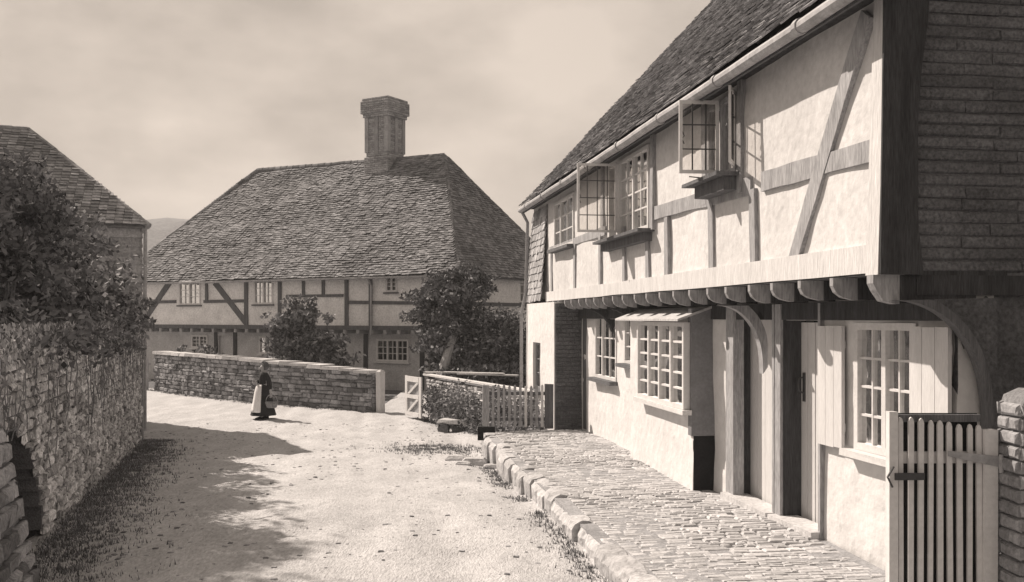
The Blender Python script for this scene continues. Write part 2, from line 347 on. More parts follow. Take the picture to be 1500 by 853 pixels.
def leaves(blobs, size, mname, name, parent, thr=-.12, fq=1.6, asp=1.0, droop=0.0):
    """leaf faces spread through ellipsoid volumes with noise gaps. blob=(x,y,z,rx,ry,rz,n)"""
    V = []; A = []
    for (x, y, z, rx, ry, rz, n) in blobs:
        n = int(n * 1.25)
        d = rng.normal(size=(n, 3)); d /= np.linalg.norm(d, axis=1)[:, None]
        r = rng.random(n) ** .42
        wob = 1 + .28 * np.sin(d[:, 0] * 5 + x * 3) * np.cos(d[:, 1] * 6 + y) + .2 * np.sin(d[:, 2] * 9 + x)
        p = d * (r * wob)[:, None] * np.array([rx, ry, rz]) + np.array([x, y, z])
        keep = np.array([nz(q[0] * fq, q[1] * fq, q[2] * fq) > thr for q in p]); p = p[keep]; V.append(p)
    p = np.concatenate(V); n = len(p)
    a = rng.normal(size=(n, 3)); a[:, 2] -= droop; a /= np.linalg.norm(a, axis=1)[:, None]
    b = rng.normal(size=(n, 3)); b -= a * (a * b).sum(1)[:, None]; b /= np.linalg.norm(b, axis=1)[:, None]
    s = (size * rng.uniform(.35, 1.5, n))[:, None]
    q = np.stack([p - a * s, p + b * s * .5 * asp, p + a * s, p - b * s * .5 * asp], 1).reshape(-1, 3)
    org = np.array([q[:, 0].mean(), q[:, 1].mean(), q[:, 2].min()])
    me = bpy.data.meshes.new(name); me.vertices.add(4 * n); me.vertices.foreach_set('co', (q - org).ravel())
    me.loops.add(4 * n); me.loops.foreach_set('vertex_index', np.arange(4 * n)); me.polygons.add(n)
    me.polygons.foreach_set('loop_start', np.arange(0, 4 * n, 4)); me.polygons.foreach_set('loop_total', np.full(n, 4))
    me.update(calc_edges=True)
    cl = np.array([nz(c[0] * 2.3, c[1] * 2.3, c[2] * 2.3 + 9) for c in p]) * .45
    at = me.attributes.new('var', 'FLOAT', 'FACE'); at.data.foreach_set('value', np.clip(.5 + cl + rng.normal(0, .22, n), 0, 1).astype(np.float32))
    me.materials.append(M[mname]); o = bpy.data.objects.new(name, me); COL.objects.link(o)
    base = parent.location if parent else Vector((0, 0, 0)); o.location = Vector(org) - base; o.parent = parent
    return o
def limbs(mb, base, targets, r0, wig=.12, seg=5):
    for tg in targets:
        b = Vector(base); e = Vector(tg); pts = [b]; rad = [r0]
        for i in range(1, seg + 1):
            f = i / seg; p = b.lerp(e, f) + Vector((random.uniform(-wig, wig), random.uniform(-wig, wig), .15 * math.sin(f * 3.1)))
            pts.append(p); rad.append(r0 * (1 - .82 * f))
        mb.tube(pts, rad, 7)
# ================================================================== SETTING
LW0 = (-7.7, 20.5); LWD = Vector((-.2716, .9624))       # roadside wall: far end and direction away
def LWP(t, off, z): return (LW0[0] - LWD.x * t - .9624 * off, LW0[1] - LWD.y * t - .2716 * off, z)   # t towards camera, off behind wall
def wall_x(y): return LW0[0] + (LW0[1] - y) * .2822
def grid_sheet(xs, ys, zf, keep=None):
    mb = MB(); nx, ny = len(xs), len(ys)
    mb.v = [(x, y, zf(x, y)) for y in ys for x in xs]
    for j in range(ny - 1):
        for i in range(nx - 1):
            if keep and not keep((xs[i] + xs[i + 1]) / 2, (ys[j] + ys[j + 1]) / 2): continue
            mb.f.append((j * nx + i, j * nx + i + 1, (j + 1) * nx + i + 1, (j + 1) * nx + i)); mb.a.append(.5)
    return mb
gx = [-900, -400, -200, -120, -80] + list(np.arange(-60, 60, 1.5)) + [60, 80, 120, 200, 400, 900]
gy = [-60, -20, -5] + list(np.arange(0, 60, 1.0)) + list(np.arange(60, 160, 6)) + [200, 400, 800, 1500]
tag(link('ground', grid_sheet(gx, gy, lambda x, y: ground_z(x, y) - .05), 'ground', smooth=True), kind='structure')
def road_edge_wob(y): return .12 * nz(0, y * .8, 4)
def is_road(x, y):
    if y < 24.5:
        s = x * NX + y * NY; L = wall_x(y) - .1
        if y > 20.6: L = -40 if y > 23 else wall_x(y) - 3
        t = DX * x + DY * y
        if t > 17.3: return L < x < (1.3 if y < 18.5 else -2.2 + (25.6 - y) * .47 + .1)
        return L < x and s < 2.35
    far = 26.9 + (-3.8 - x) * .932 + .3
    if x > -3.8: return x < -2.2 and y < 37
    return -45 < x and y < far
def road_z(x, y):
    s = x * NX + y * NY
    z = ground_z(x, y) + .018 * nz(x * 2.1, y * 1.3) + .02 * nz(x * 4.5, y * 4) + .012 * nz(x * 9, y * 9, 3)
    z -= .022 * math.exp(-((s - .1) / .12) ** 2) + .022 * math.exp(-((s + 1.9) / .12) ** 2)
    z += -.05 * math.exp(-((s - 2.0) / .25) ** 2) + .03 * math.exp(-((s + .6) / 1.2) ** 2)
    z -= .02 * math.exp(-((s - .9) / .16) ** 2) + .02 * math.exp(-((s + 1.2) / .16) ** 2)
    return z + .02
rx = list(np.arange(-45, -14, 1.0)) + list(np.arange(-14, 3.2, .1)); ry = list(np.arange(1, 27, .1)) + list(np.arange(27, 64, .4))
tag(link('road', grid_sheet(rx, ry, road_z, is_road), 'road', smooth=True), kind='structure')
# hill far behind
hx_ = list(np.arange(-260, 262, 6)); hy_ = list(np.arange(90, 260, 8))
def hillz(x, y): return -2 + (22 - .07 * abs(x + 60)) * sm(90, 190, y) + 2 * nz(x * .02, y * .02) + .9 * nz(x * .15, y * .15) - 9 * sm(-50, 10, x)
tag(link('hill', grid_sheet(hx_, hy_, hillz), 'hill', smooth=True), kind='structure')
# pavement
PK = 2.2
def pave_z(t, s): return .03 * nz(t * .6, s * .8, 2) - .03 * sm(3.2, 2.2, s)
pm = MB(); ts = np.arange(4.2, 17.6, .2); ss = [PK - .02] + list(np.arange(2.35, 4.3, .15))
pm.v = [C(t, s, pave_z(t, s) - .018) for t in ts for s in ss]; n = len(ss)
for i in range(len(ts) - 1):
    for k in range(n - 1): pm.f.append((i * n + k, i * n + k + 1, (i + 1) * n + k + 1, (i + 1) * n + k)); pm.a.append(.5)
k0 = len(pm.v); pm.v += [C(t, ss[0], -.6) for t in ts]
for i in range(len(ts) - 1): pm.f.append((i * n, (i + 1) * n, k0 + i + 1, k0 + i)); pm.a.append(.5)
k1 = len(pm.v); pm.v += [C(ts[-1], s, -.6) for s in ss]
for k in range(n - 1): pm.f.append(((len(ts) - 1) * n + k, (len(ts) - 1) * n + k + 1, k1 + k + 1, k1 + k)); pm.a.append(.5)
pv = link('pavement', pm, 'joint', smooth=False); tag(pv, kind='structure')
cb = MB(); t = 4.3
while t < 17.4:
    h = random.uniform(.055, .105) if nz(t * .5, 1) > -.25 else random.uniform(.09, .15); s = PK + .12
    while s < 4.0:
        l = random.uniform(.07, .25); t_off = .06 * math.sin(s * 1.5 + t * .7) + random.uniform(-.02, .02)
        if random.random() > .05:
            z0 = pave_z(t, s) - .02
            Fp = lambda a, b, c, z0=z0: C(a, c, z0 + b)
            cb.stone(Fp, t + t_off + .007, t + h + t_off - .004, s + .005, min(s + l, 4.08) - .005, 0, random.uniform(.006, .012) + .018 * sm(-.15, .25, nz(t * .45, s * .35, 6)), .007)
        s += l
    t += h
tag(link('paving_stones', cb, 'cobble', pv))
kb = MB(); t = 4.2
while t < 17.3:
    l = random.uniform(.2, .62); z1 = pave_z(t, PK) + random.uniform(-.03, .02); sj = random.uniform(-.06, .04)
    # chunky rounded stone
    rings = []
    for q in range(6):
        f = q / 5; tt = t + l * (.02 + .96 * f); rr = .8 + .2 * math.sin(math.pi * min(1, max(0, f * 1.0))) ** .4
        a = [C(tt, PK + sj + x * rr + random.uniform(-.012, .012), z + random.uniform(-.012, .012)) for x, z in
             ((.19, -.3), (.19, z1 - .03), (.13, z1 - random.uniform(0, .012)), (.03, z1 - .006), (-.05, z1 - .025 * (2 - rr)), (-.085, z1 - .09), (-.07, -.4))]
        rings.append(a)
    for q in range(5): kb.add(rings[q] + rings[q + 1], [(i, i + 1, i + 8, i + 7) for i in range(6)], var=None if q == 0 else kb.a[-1])
    kb.add(rings[0], [tuple(range(7))]); kb.add(rings[5], [tuple(range(7))])
    t += l
tag(link('kerb', kb, 'kerb', smooth=False), kind='structure')
# ================================================================== STREET COTTAGE
T0, T1 = 6.5, 20.6; SU, SG = 3.65, 4.12; ZJ, ZE = 2.3, 4.3; PITCH = R(47)
cot = thing('timber_framed_cottage', 'long whitewashed timber framed cottage with jettied upper floor and tiled roof on the right', 'cottage', C(13.5, 7.6, 0))
# upper wall
def up(px0, px1, py0, py1, s=SU):
    ta, tb = sorted((ct(px0, s), ct(px1, s))); pm_ = (px0 + px1) / 2; za = cp(pm_, py0, s)[1]; zb = cp(pm_, py1, s)[1]
    return ta, tb, min(za, zb), max(za, zb)
W1 = (9.2, 10.0, 3.42, 4.2); W2 = (12.1, 14.3, 3.13, 4.2); W3 = up(812, 840, 288, 362)
W3 = (W3[0], W3[1], W3[2], 4.15)
wm = wall_holes(C, T0 + .02, T1, ZJ + .06, 4.42, SU + .02, SU + .2, [W1, W2, W3], amp=.02)
link('upper_wall', wm, 'plaster', cot)
# framing on the front
def beam(a, b_, wid_, s=SU, th=.03, name='timber', m='paletimber', par=cot):
    (t0, z0), (t1, z1) = a, b_; d = Vector((t1 - t0, z1 - z0)); L = d.length; d /= L; nrm = Vector((-d.y, d.x)) * wid_ / 2
    mb = MB(); nseg = max(2, int(L / .3)); P = []
    for i in range(nseg + 1):
        f = i / nseg; w2 = 1 + .3 * nz(f * 3 + t0, z0) + .12 * nz(f * 9 + t0, z0); off = .035 * nz(f * 2.2, t0 * 3 + z0)
        c = (t0 + d.x * L * f + off, z0 + d.y * L * f); P.append((c[0] + nrm.x * w2, c[1] + nrm.y * w2, c[0] - nrm.x * w2, c[1] - nrm.y * w2))
    for i in range(nseg):
        p, q = P[i], P[i + 1]
        mb.hull([C(p[0], s - th, p[1]), C(p[2], s - th, p[3]), C(p[2], s + .05, p[3]), C(p[0], s + .05, p[1])],
                [C(q[0], s - th, q[1]), C(q[2], s - th, q[3]), C(q[2], s + .05, q[3]), C(q[0], s + .05, q[1])], .5)
    return link(name, mb, m, par)
TH = .02
tt = lambda px: ct(px, SU)
beam(cp(1272, 20, SU), cp(1160, 391, SU), .17, th=.018, name='brace')
for a, b_ in ((8.6, 6.62), (8.85, 12.0)): beam((a, 3.24), (b_, 3.2 if a < 8.7 else 3.3), .17, th=.012, name='rail')
beam((14.45, 3.3), (18.8, 3.3), .12, th=.006, name='rail')
for px in (1105, 1043, 978): beam((tt(px), 2.42), (tt(px) + .03, 3.2), .13, th=.015, name='stud')
for px in (949, 914, 879, 842, 808): beam((tt(px), 2.42), (tt(px) + .02, 3.26 if px != 949 else 3.0), .13, th=.012, name='stud')
beam((14.6, 3.3), (14.6, 4.3), .14, th=.014, name='stud'); beam((12.0, 3.1), (11.95, 4.3), .12, th=.03, name='stud'); beam((10.12, 3.2), (10.12, 4.3), .12, th=.014, name='stud'); beam((9.1, 3.2), (9.1, 4.3), .1, th=.03, name='stud')
beam((T0 + .1, 2.42), (T1 - 1.5, 2.40), .2, th=.03, name='bressummer', m='whitetimber')
# corner post with its dark return
mb = MB(); mb.prism(lambda a, b, c: C(T0 - .03 + b, a, c), [(SU - .05, 2.3), (SU + .16, 2.3), (SU + .16, 4.42), (SU + .02, 4.42)], 0, .17)
link('corner_post', mb, 'whitetimber', cot)
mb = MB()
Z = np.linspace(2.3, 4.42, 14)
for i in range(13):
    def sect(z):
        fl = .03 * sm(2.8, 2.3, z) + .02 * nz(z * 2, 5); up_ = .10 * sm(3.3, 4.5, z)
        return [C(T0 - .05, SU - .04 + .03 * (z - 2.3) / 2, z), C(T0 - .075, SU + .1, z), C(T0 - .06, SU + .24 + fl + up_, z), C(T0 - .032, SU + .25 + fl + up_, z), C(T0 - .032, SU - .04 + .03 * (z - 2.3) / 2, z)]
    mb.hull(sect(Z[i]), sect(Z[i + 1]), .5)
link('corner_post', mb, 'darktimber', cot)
# joists, soffit
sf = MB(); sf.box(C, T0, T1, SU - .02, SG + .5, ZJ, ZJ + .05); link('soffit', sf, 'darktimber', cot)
k = 0
for t in np.arange(T0 + .06, 19.9, .552):
    j = MB(); big = .028 if k else .045; zz0 = (2.14 if k else 2.09) + random.uniform(-.012, .012); w_ = .05
    prof = [(SU - .07, 2.3), (SU - .07, 2.24), (SU - .045, 2.19), (SU + .01, zz0 + .02), (SU + .1, zz0), (SU + .13, zz0), (SU + .13, 2.3)]
    Fj = lambda a, b, c, t=t + random.uniform(-.03, .03): C(t + b, a, c)
    j.prism(Fj, prof, -big, big); jo = link('joist', j, 'paletimber', cot); k += 1
    j = MB(); j.box(Fj, SU + .132, SG + .25, -big, big, zz0 + .004, 2.298); link('joist_shaft', j, 'darktimber', jo)  # rear part in dark timber, for the shade along the joist sides
# end wall: brick nogging above, dark render below
TE = T0
RZ = lambda s: ZE + .03 + (s - 3.47) * math.tan(PITCH)
SM_ = 7.8; ZR = RZ(SM_)
mb = MB(); mb.add([C(TE + .02, SU + .05, 0 + 2.25), C(TE + .02, 12.1, 2.25), C(TE + .02, 12.1, 4.5), C(TE + .02, SM_, ZR - .1), C(TE + .02, SU + .05, 4.5)], [(0, 1, 2, 3, 4)])
mb.add([C(T1 - .02, SU + .05, 0), C(T1 - .02, 12.1, 0), C(T1 - .02, 12.1, 4.5), C(T1 - .02, SM_, ZR - .1), C(T1 - .02, SU + .05, 4.5)], [(0, 1, 2, 3, 4)])
mb.box(C, TE, T1, 12.1, 12.3, -.5, 4.5)
link('wall_core', mb, 'mortar', cot)
bk = MB(); z = 2.32
while z < ZR - .3:
    h = .088; s = SU + .24 + random.uniform(-.1, .0)
    while s < 12:
        l = random.choice((.44, .7, .9)); sl = s if s > SU + .26 else SU + .26
        if RZ(sl if sl < SM_ else 2 * SM_ - sl) - .15 > z + h:
            Fe = lambda a, b, c: C(TE + .02 - b, a, c)
            bk.stone(Fe, sl, s + l - .001, z + .005, z + h - .006, 0, random.uniform(.018, .026), .006)
        s += l
    z += h
link('brick_panel', bk, 'brick', cot)
mb = MB(); mb.box(C, TE - .015, TE + .2, SU + .25, 12, 2.16, 2.3, j=.006); link('end_beam', mb, 'darktimber', cot)
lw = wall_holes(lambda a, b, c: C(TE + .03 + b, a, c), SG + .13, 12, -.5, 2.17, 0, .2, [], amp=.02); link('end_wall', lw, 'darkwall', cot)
# ground floor front
DE = (9.72, 10.62, 0.0, 1.98)       # door E
DF = (8.68, 9.46, 0.0, 1.95)        # door F
WG = (7.15, 8.12, .88, 1.93)
WA = (15.9, 16.95, .95, 2.0); WB = (14.15, 14.55, 1.25, 1.98)
def skew(t): return (.036 if t < 9.7 else .015) * (9.7 - t)
def CG(t, s, z): return C(t, s + skew(t), z)
def gf(px):
    t = ct(px, SG)
    for _ in range(6): t = ct(px, SG + skew(t))
    return t
DE = (gf(1137), gf(1078), -.02, 2.0); DF = (gf(1205), gf(1150), -.02, 1.97); WG = (gf(1343), gf(1252), .88, 1.955)
WA = (gf(903), gf(872), .98, 2.02); WB = (gf(934), gf(915), 1.3, 2.02)
gw = wall_holes(CG, T0 + .03, 17.55, -.5, 2.2, SG, SG + .3, [DE, DF, WG, WA, WB], amp=.025); link('ground_wall', gw, 'white', cot)
# doors
for D_, lab in ((DE, 'white plank door with a small finger hole'), (DF, 'white plank door with an iron latch')):
    mb = MB(); n = 5
    for i in range(n):
        a0 = lerp(D_[0], D_[1], i / n); a1 = lerp(D_[0], D_[1], (i + 1) / n)
        mb.box(CG, a0 + .003, a1 - .003, SG + .165 - random.choice((0, .006)), SG + .2, .0, D_[3] - .02)
    mb.box(CG, D_[0], D_[1], SG + .19, SG + .21, .0, D_[3] - .02)
    dr = link('door', mb, 'shutter', cot); dr['label'] = lab
    g = MB()
    if D_ is DF:
        c_ = D_[1] - .09; g.box(CG, c_ - .02, c_ + .02, SG + .145, SG + .16, .98 + .2, 1.26 + .2)
        g.tube([CG(c_, SG + .15, 1.42), CG(c_, SG + .1, 1.4), CG(c_, SG + .09, 1.34), CG(c_, SG + .1, 1.28), CG(c_, SG + .15, 1.26)], .009, 6)
    else: g.tube([CG(D_[0] + .25, SG + .14, 1.35), CG(D_[0] + .25, SG + .17, 1.35)], .02, 8)
    link('latch', g, 'iron', dr)
    # frame posts
    for (x0, x1, mm) in ((D_[1] + .002, D_[1] + .12, 'paletimber'), (D_[0] - .05, D_[0] - .002, 'paletimber')):
        g = MB(); g.box(CG, x0, x1, SG - .05, SG + .1, -.02, 2.13, j=.004); link('door_post', g, mm, cot)
    g = MB(); g.box(CG, D_[1] - .022, D_[1] - .001, SG - .02, SG + .21, -.02, D_[3]); link('door_jamb', g, 'darktimber', cot)
    g = MB(); g.box(CG, D_[0] - .05, D_[1] + .1, SG - .14, SG + .12, -.03, .055, j=.008); link('doorstep', g, 'coping', cot)
g = MB(); g.box(CG, T0 + .06, 17.5, SG - .075, SG + .0, 1.975, 2.14, j=.004); link('wall_plate', g, 'darktimber', cot)
# window G with shutters
window(cot, CG, WG[0], WG[1], WG[2], WG[3], SG + .06, 4, 4, 1, fr=.06, dep=.07, sillout=.1, sillm='paint')
def shutter(a0, a1, z0, z1, n=3, lab=None):
    mb = MB()
    for i in range(n): mb.box(CG, lerp(a0, a1, i / n) + .003, lerp(a0, a1, (i + 1) / n) - .003, SG - .07, SG - .04, z0 + random.uniform(0, .01), z1 - random.uniform(0, .01))
    for z in (z0 + .15, z1 - .2): mb.box(CG, a0 + .02, a1 - .02, SG - .04, SG - .022, z, z + .07)
    return link('shutter', mb, 'shutter', cot)
shutter(gf(1244), gf(1208), .86, 1.93, 3); shutter(gf(1402), gf(1344), .86, 1.93, 3)
# window A, B
window(cot, CG, WA[0], WA[1], WA[2], WA[3], SG + .05, 3, 3, 1, fr=.05, dep=.06)
window(cot, CG, WB[0], WB[1], WB[2], WB[3], SG + .05, 2, 3, 0, fr=.04, dep=.06)
# bay projection with shop-like window and hood
SB = 3.85; t0b, t1b = 11.08, 13.75; bz0, bz1 = .93, 1.93
bw_ = wall_holes(C, t0b, t1b, -.5, 2.05, SB, SG + .05, [(t0b + .06, 13.05, bz0, bz1)], amp=.015)
link('bay_wall', bw_, 'white', cot)
bwin = window(cot, C, t0b + .04, 13.08, bz0 - .01, bz1 + .01, SB - .02, 4, 5, 3, fr=.05, bar=.025, dep=.08, name='bay_window', curtain=False, sillm='paint', sillout=.03)
for i in range(6):                                      # ragged net curtains hung behind the panes
    mb = MB(); c0_ = t0b + .15 + i * .31; m_ = 14; vs = []
    for k in range(m_ + 1):
        z = lerp(.97, 1.9 - .12 * (i % 2), k / m_); wv = .05 + .07 * abs(nz(k * .5, i * 3.1)) * 2; xo = .05 * nz(k * .35, i * 5.7) * 2
        for q in (-1, 0, 1): vs.append(C(c0_ + xo + q * wv, SB + .14 + .04 * math.sin(k * 1.3 + q), z))
    mb.add(vs, [(k * 3 + q, k * 3 + q + 1, k * 3 + q + 4, k * 3 + q + 3) for k in range(m_) for q in (0, 1)])
    link('curtain', mb, 'curtain', bwin)
g = MB(); g.box(C, t0b - .02, t0b + .10, SB - .02, SG + .05, .62, 2.1, j=.003); link('bay_side', g, 'greypaint', cot)
g = MB(); g.box(C, t0b - .012, t0b + .02, SB + .01, SG + .05, -.1, .615); link('bay_side_shade', g, 'black', cot)  # black sheet stands in for the shade on the lower bay side
g = MB(); g.prism(lambda a, b, c: C(b, a, c), [(SB - .2, 1.98), (SB - .2, 1.955), (SG + .02, 2.13), (SG + .02, 2.16)], t0b - .05, t1b + .1); link('bay_hood', g, 'greyplaster', cot)
# posts
for px0, px1 in ((1066, 1077),):
    g = MB(); g.box(C, ct(px1, SG - .05), ct(px0, SG - .05), SG - .07, SG + .05, -.02, 2.12, j=.005); link('post', g, 'paletimber', cot)
# far projection (pale pier) and brick return
SPR = 3.5
mb = wall_holes(C, 17.6, T1, -.5, 2.28, SPR, SPR + .3, [(18.95, 19.75, .55, 1.5)], amp=.015); link('projecting_wall', mb, 'white', cot)
window(cot, C, 18.97, 19.73, .56, 1.49, SPR + .1, 2, 3, 0, fr=.05, dep=.05, m='greypaint')
bk = MB(); z = -.3
while z < 2.2:
    s = SPR + .05 - random.random() * .1
    while s < SG:
        l = random.choice((.22, .11)); 
        if min(s + l, SG) - max(s, SPR + .02) > .03: bk.stone(lambda a, b, c: C(17.58 - b, a, c), max(s, SPR + .02) + .004, min(s + l, SG) - .004, z + .005, z + .07, 0, .02, .004)
        s += l
    z += .075
mb = MB(); mb.box(C, 17.58, 17.62, SPR + .02, SG + .3, -.5, 2.25); link('brick_return', bk, 'brick', cot); link('wall_core', mb, 'mortar', cot)
g = MB(); g.box(C, 17.2, 17.45, SG - .12, SG + .02, 0, 2.15, j=.006); link('post', g, 'midtimber', cot)
# brackets
def bracket(t, m, s1=SG - .01, zlow=1.42, w_=.05, zt=2.12, s0=SU - .02, bt=.075):
    mb = MB(); n = 12; out = []; inn = []
    for i in range(n + 1):
        a = (math.pi / 2) * i / n
        out.append((s0 + (s1 - s0) * math.sin(a) ** 1.0, zlow + (zt - zlow) * (math.cos(a)) ** .8 if a < 1.57 else zlow))
    for (s, z) in out: inn.append((min(s + bt, s1 + .05), z + bt * .93 if z < zt - .08 else zt))
    for i in range(n):
        mb.hull([C(t - w_, out[i][0], out[i][1]), C(t + w_, out[i][0], out[i][1]), C(t + w_, inn[i][0], inn[i][1]), C(t - w_, inn[i][0], inn[i][1])],
                [C(t - w_, out[i + 1][0], out[i + 1][1]), C(t + w_, out[i + 1][0], out[i + 1][1]), C(t + w_, inn[i + 1][0], inn[i + 1][1]), C(t - w_, inn[i + 1][0], inn[i + 1][1])], .5)
    link('bracket', mb, m, cot)
for t in (15.62, 14.2, 9.68): bracket(t, 'darktimber' if t > 10 else 'paletimber', s1=SG - .02)
bracket(6.43, 'midtimber', s0=SU + .04, s1=SG + .27, zlow=1.2, w_=.045, zt=2.12, bt=.045)
# spandrel behind the corner bracket
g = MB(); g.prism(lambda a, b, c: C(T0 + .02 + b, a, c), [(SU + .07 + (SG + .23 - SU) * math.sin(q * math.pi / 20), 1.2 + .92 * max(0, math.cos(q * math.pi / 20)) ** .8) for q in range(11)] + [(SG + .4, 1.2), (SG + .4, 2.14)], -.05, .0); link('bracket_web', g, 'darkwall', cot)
# roof
roof_sheet = MB(); RS = 3.47; zb = ZE + .03
roof_sheet.prism(lambda a, b, c: C(b, a, c), [(RS, zb), (SM_, ZR), (SM_, ZR - .14), (RS + .05, zb - .07)], T0 - .3, T1 + .1)
roof_sheet.prism(lambda a, b, c: C(b, a, c), [(2 * SM_ - RS, zb), (SM_, ZR), (SM_, ZR - .14), (2 * SM_ - RS, zb - .1)], T0 - .3, T1 + .1)
rf = link('roof', roof_sheet, 'tile', cot)
tm = MB(); L_ = (SM_ - RS) / math.cos(PITCH)
o_ = Vector(C(T0 - .3, RS - .04, zb + .01 - .04 * math.tan(PITCH)))
tiles(tm, o_, (DX, DY, 0), (NX * math.cos(PITCH), NY * math.cos(PITCH), math.sin(PITCH)), L_, lambda v: 0, lambda v: T1 + .4 - T0 + .03 * math.sin(v * 9), sag=.05, wid=.17, gauge=.105, jit=1.3)
link('tile_course', tm, 'tile', rf)
rt = MB(); ridge_tiles(rt, C(T0 - .3, SM_, ZR), C(T1 + .1, SM_, ZR)); link('ridge_tile', rt, 'tile', rf)
# gutter
gt = MB(); gp = [C(t, RS - .09 + .012 * nz(t, 3), ZE - .05 + .02 * nz(t * .6, 1)) for t in np.arange(T0 - .35, T1 + .15, .5)]; gt.tube(gp, .055, 10)
for t in np.arange(7.2, T1, 1.8): gt.tube([C(t, RS - .09, ZE - .05), C(t + .07, RS - .09, ZE - .05)], .066, 10)
link('gutter', gt, 'gutter', cot)
sf = MB(); sf.box(C, T0 - .2, T1, RS - .02, SU + .05, ZE - .02, ZE + .02); link('eaves_board', sf, 'darktimber', cot)
sf = MB(); sf.box(C, T0 - .25, T1 + .05, RS - .045, RS - .022, ZE - .11, ZE + .03); link('fascia', sf, 'midtimber', cot)
g = MB(); g.tube([C(T1 + .05, RS - .05, 4.22), C(T1 + .0, SU - .12, 4.0), C(T1, SU - .16, 2.5), C(T1 + .02, SPR - .1, 2.1), C(T1 + .02, SPR - .1, -.3)], .035, 8); link('drainpipe', g, 'gutter', cot)
# upper windows
window(cot, C, W1[0], W1[1], W1[2], W1[3], SU + .05, 2, 1, 1, fr=.05, dep=.07, m='paletimber', sill=False)
g = MB(); g.box(C, W1[0] - .12, W1[1] + .1, SU - .26, SU + .05, W1[2] - .05, W1[2] - .015, j=.003); g.box(C, W1[0] - .05, W1[1] - .02, SU - .16, SU + .05, W1[2] - .18, W1[2] - .052, j=.004); link('sill', g, 'midtimber', cot)
casement(cot, C(9.62, SU - .03, 0)[:2], (C(9.66, 3.2, 0)[0] - C(9.62, SU, 0)[0], C(9.66, 3.2, 0)[1] - C(9.62, SU, 0)[1]), .41, 3.46, 4.2, 3, 3)
casement(cot, C(9.2, SU - .03, 0)[:2], (C(8.88, SU - .2, 0)[0] - C(9.2, SU - .03, 0)[0], C(8.88, SU - .2, 0)[1] - C(9.2, SU - .03, 0)[1]), .38, 3.46, 4.18, 3, 3)
g = MB(); g.tube([C(9.62, SU - .05, 3.4), C(9.6, SU - .35, 3.42)], .006, 6); link('stay', g, 'iron', cot)
window(cot, C, 12.15, 13.6, W2[2], W2[3], SU + .04, 4, 4, 1, fr=.05, bar=.022, dep=.06, m='paint', sill=False)
g = MB(); g.box(C, 13.6, 13.68, SU - .03, SU + .08, W2[2], W2[3]); link('mullion', g, 'paint', cot)
casement(cot, C(13.62, SU - .03, 0)[:2], (-NX, -NY), .58, 3.2, 4.17, 4, 4)
g = MB(); g.box(C, 12.0, 14.4, SU - .2, SU + .05, W2[2] - .05, W2[2] - .01, j=.003); g.box(C, 12.1, 14.3, SU - .1, SU + .05, W2[2] - .16, W2[2] - .052); link('sill', g, 'midtimber', cot)
window(cot, C, W3[0], W3[1], W3[2], W3[3], SU + .05, 3, 3, 1, fr=.05, dep=.06, m='paint')
# tile hanging at the far end of the front
th = MB(); O_ = Vector(C(T1 - 1.55, SU - .1, ZJ + .02))
tiles(th, O_, (DX, DY, 0), (NX * .07, NY * .07, 1), 1.95, lambda v: 0, lambda v: 1.6, gauge=.14, wid=.17, th=.014)
link('tile_hanging', th, 'board', cot)
# interior floor to keep rooms dark
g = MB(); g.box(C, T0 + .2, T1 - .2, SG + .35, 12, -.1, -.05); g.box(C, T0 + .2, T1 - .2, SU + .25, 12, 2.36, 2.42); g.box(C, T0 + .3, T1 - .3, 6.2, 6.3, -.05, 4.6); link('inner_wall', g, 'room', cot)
# ================================================================== FAR COTTAGE
far = thing('hipped_roof_cottage', 'old timber framed cottage with great hipped mossy roof and tall brick chimney', 'cottage', H(9, 4, -.6))
FE = 3.52; FJ = 1.66; UL = 17.6; WD = 8.0
def fr_(px0, px1, py0, py1, w=0):
    u0 = hp(px0, py0, w)[0]; u1 = hp(px1, py0, w)[0]; pc = (px0 + px1) / 2
    return min(u0, u1), max(u0, u1), hp(pc, py1, w)[1], hp(pc, py0, w)[1]
fw = [fr_(262, 294, 413, 447), fr_(372, 400, 409, 446), fr_(565, 582, 405, 428)]
link('upper_wall', wall_holes(H, 0, UL, FJ, FE + .1, 0, .2, fw, step=.5, amp=.03), 'farplaster', far)
for q in fw: window(far, H, q[0], q[1], q[2], q[3], .08, 4 if q[1] - q[0] > .7 else 2, 3, 1, fr=.07, bar=.03, dep=.1, sillout=.06, curtain=False)
def fbeam(p0, p1, wd_, w=0, nm='timber', m='midtimber'):
    a, b_ = hp(*p0, w), hp(*p1, w); d = Vector((b_[0] - a[0], b_[1] - a[1])); n_ = Vector((-d.y, d.x)).normalized() * wd_ / 2
    mb = MB(); mb.hull([H(a[0] + n_.x, w - .04, a[1] + n_.y), H(a[0] - n_.x, w - .04, a[1] - n_.y), H(a[0] - n_.x, w + .05, a[1] - n_.y), H(a[0] + n_.x, w + .05, a[1] + n_.y)],
            [H(b_[0] + n_.x, w - .04, b_[1] + n_.y), H(b_[0] - n_.x, w - .04, b_[1] - n_.y), H(b_[0] - n_.x, w + .05, b_[1] - n_.y), H(b_[0] + n_.x, w + .05, b_[1] + n_.y)])
    link(nm, mb, m, far)
fbeam((250, 412), (213, 468), .26, nm='brace'); fbeam((315, 414), (360, 472), .24, nm='brace'); fbeam((361, 409), (361, 478), .2, -.004, nm='post')
fbeam((303, 412), (303, 441), .14, nm='stud'); fbeam((212, 443), (258, 442), .12, .003, nm='rail'); fbeam((299, 442), (358, 441), .12, .003, nm='rail')
fbeam((445, 404), (445, 435), .14, nm='stud'); fbeam((474, 404), (474, 435), .14, nm='stud'); fbeam((508, 403), (508, 478), .16, -.004, nm='post'); fbeam((420, 434), (503, 433), .1, .003, nm='rail')
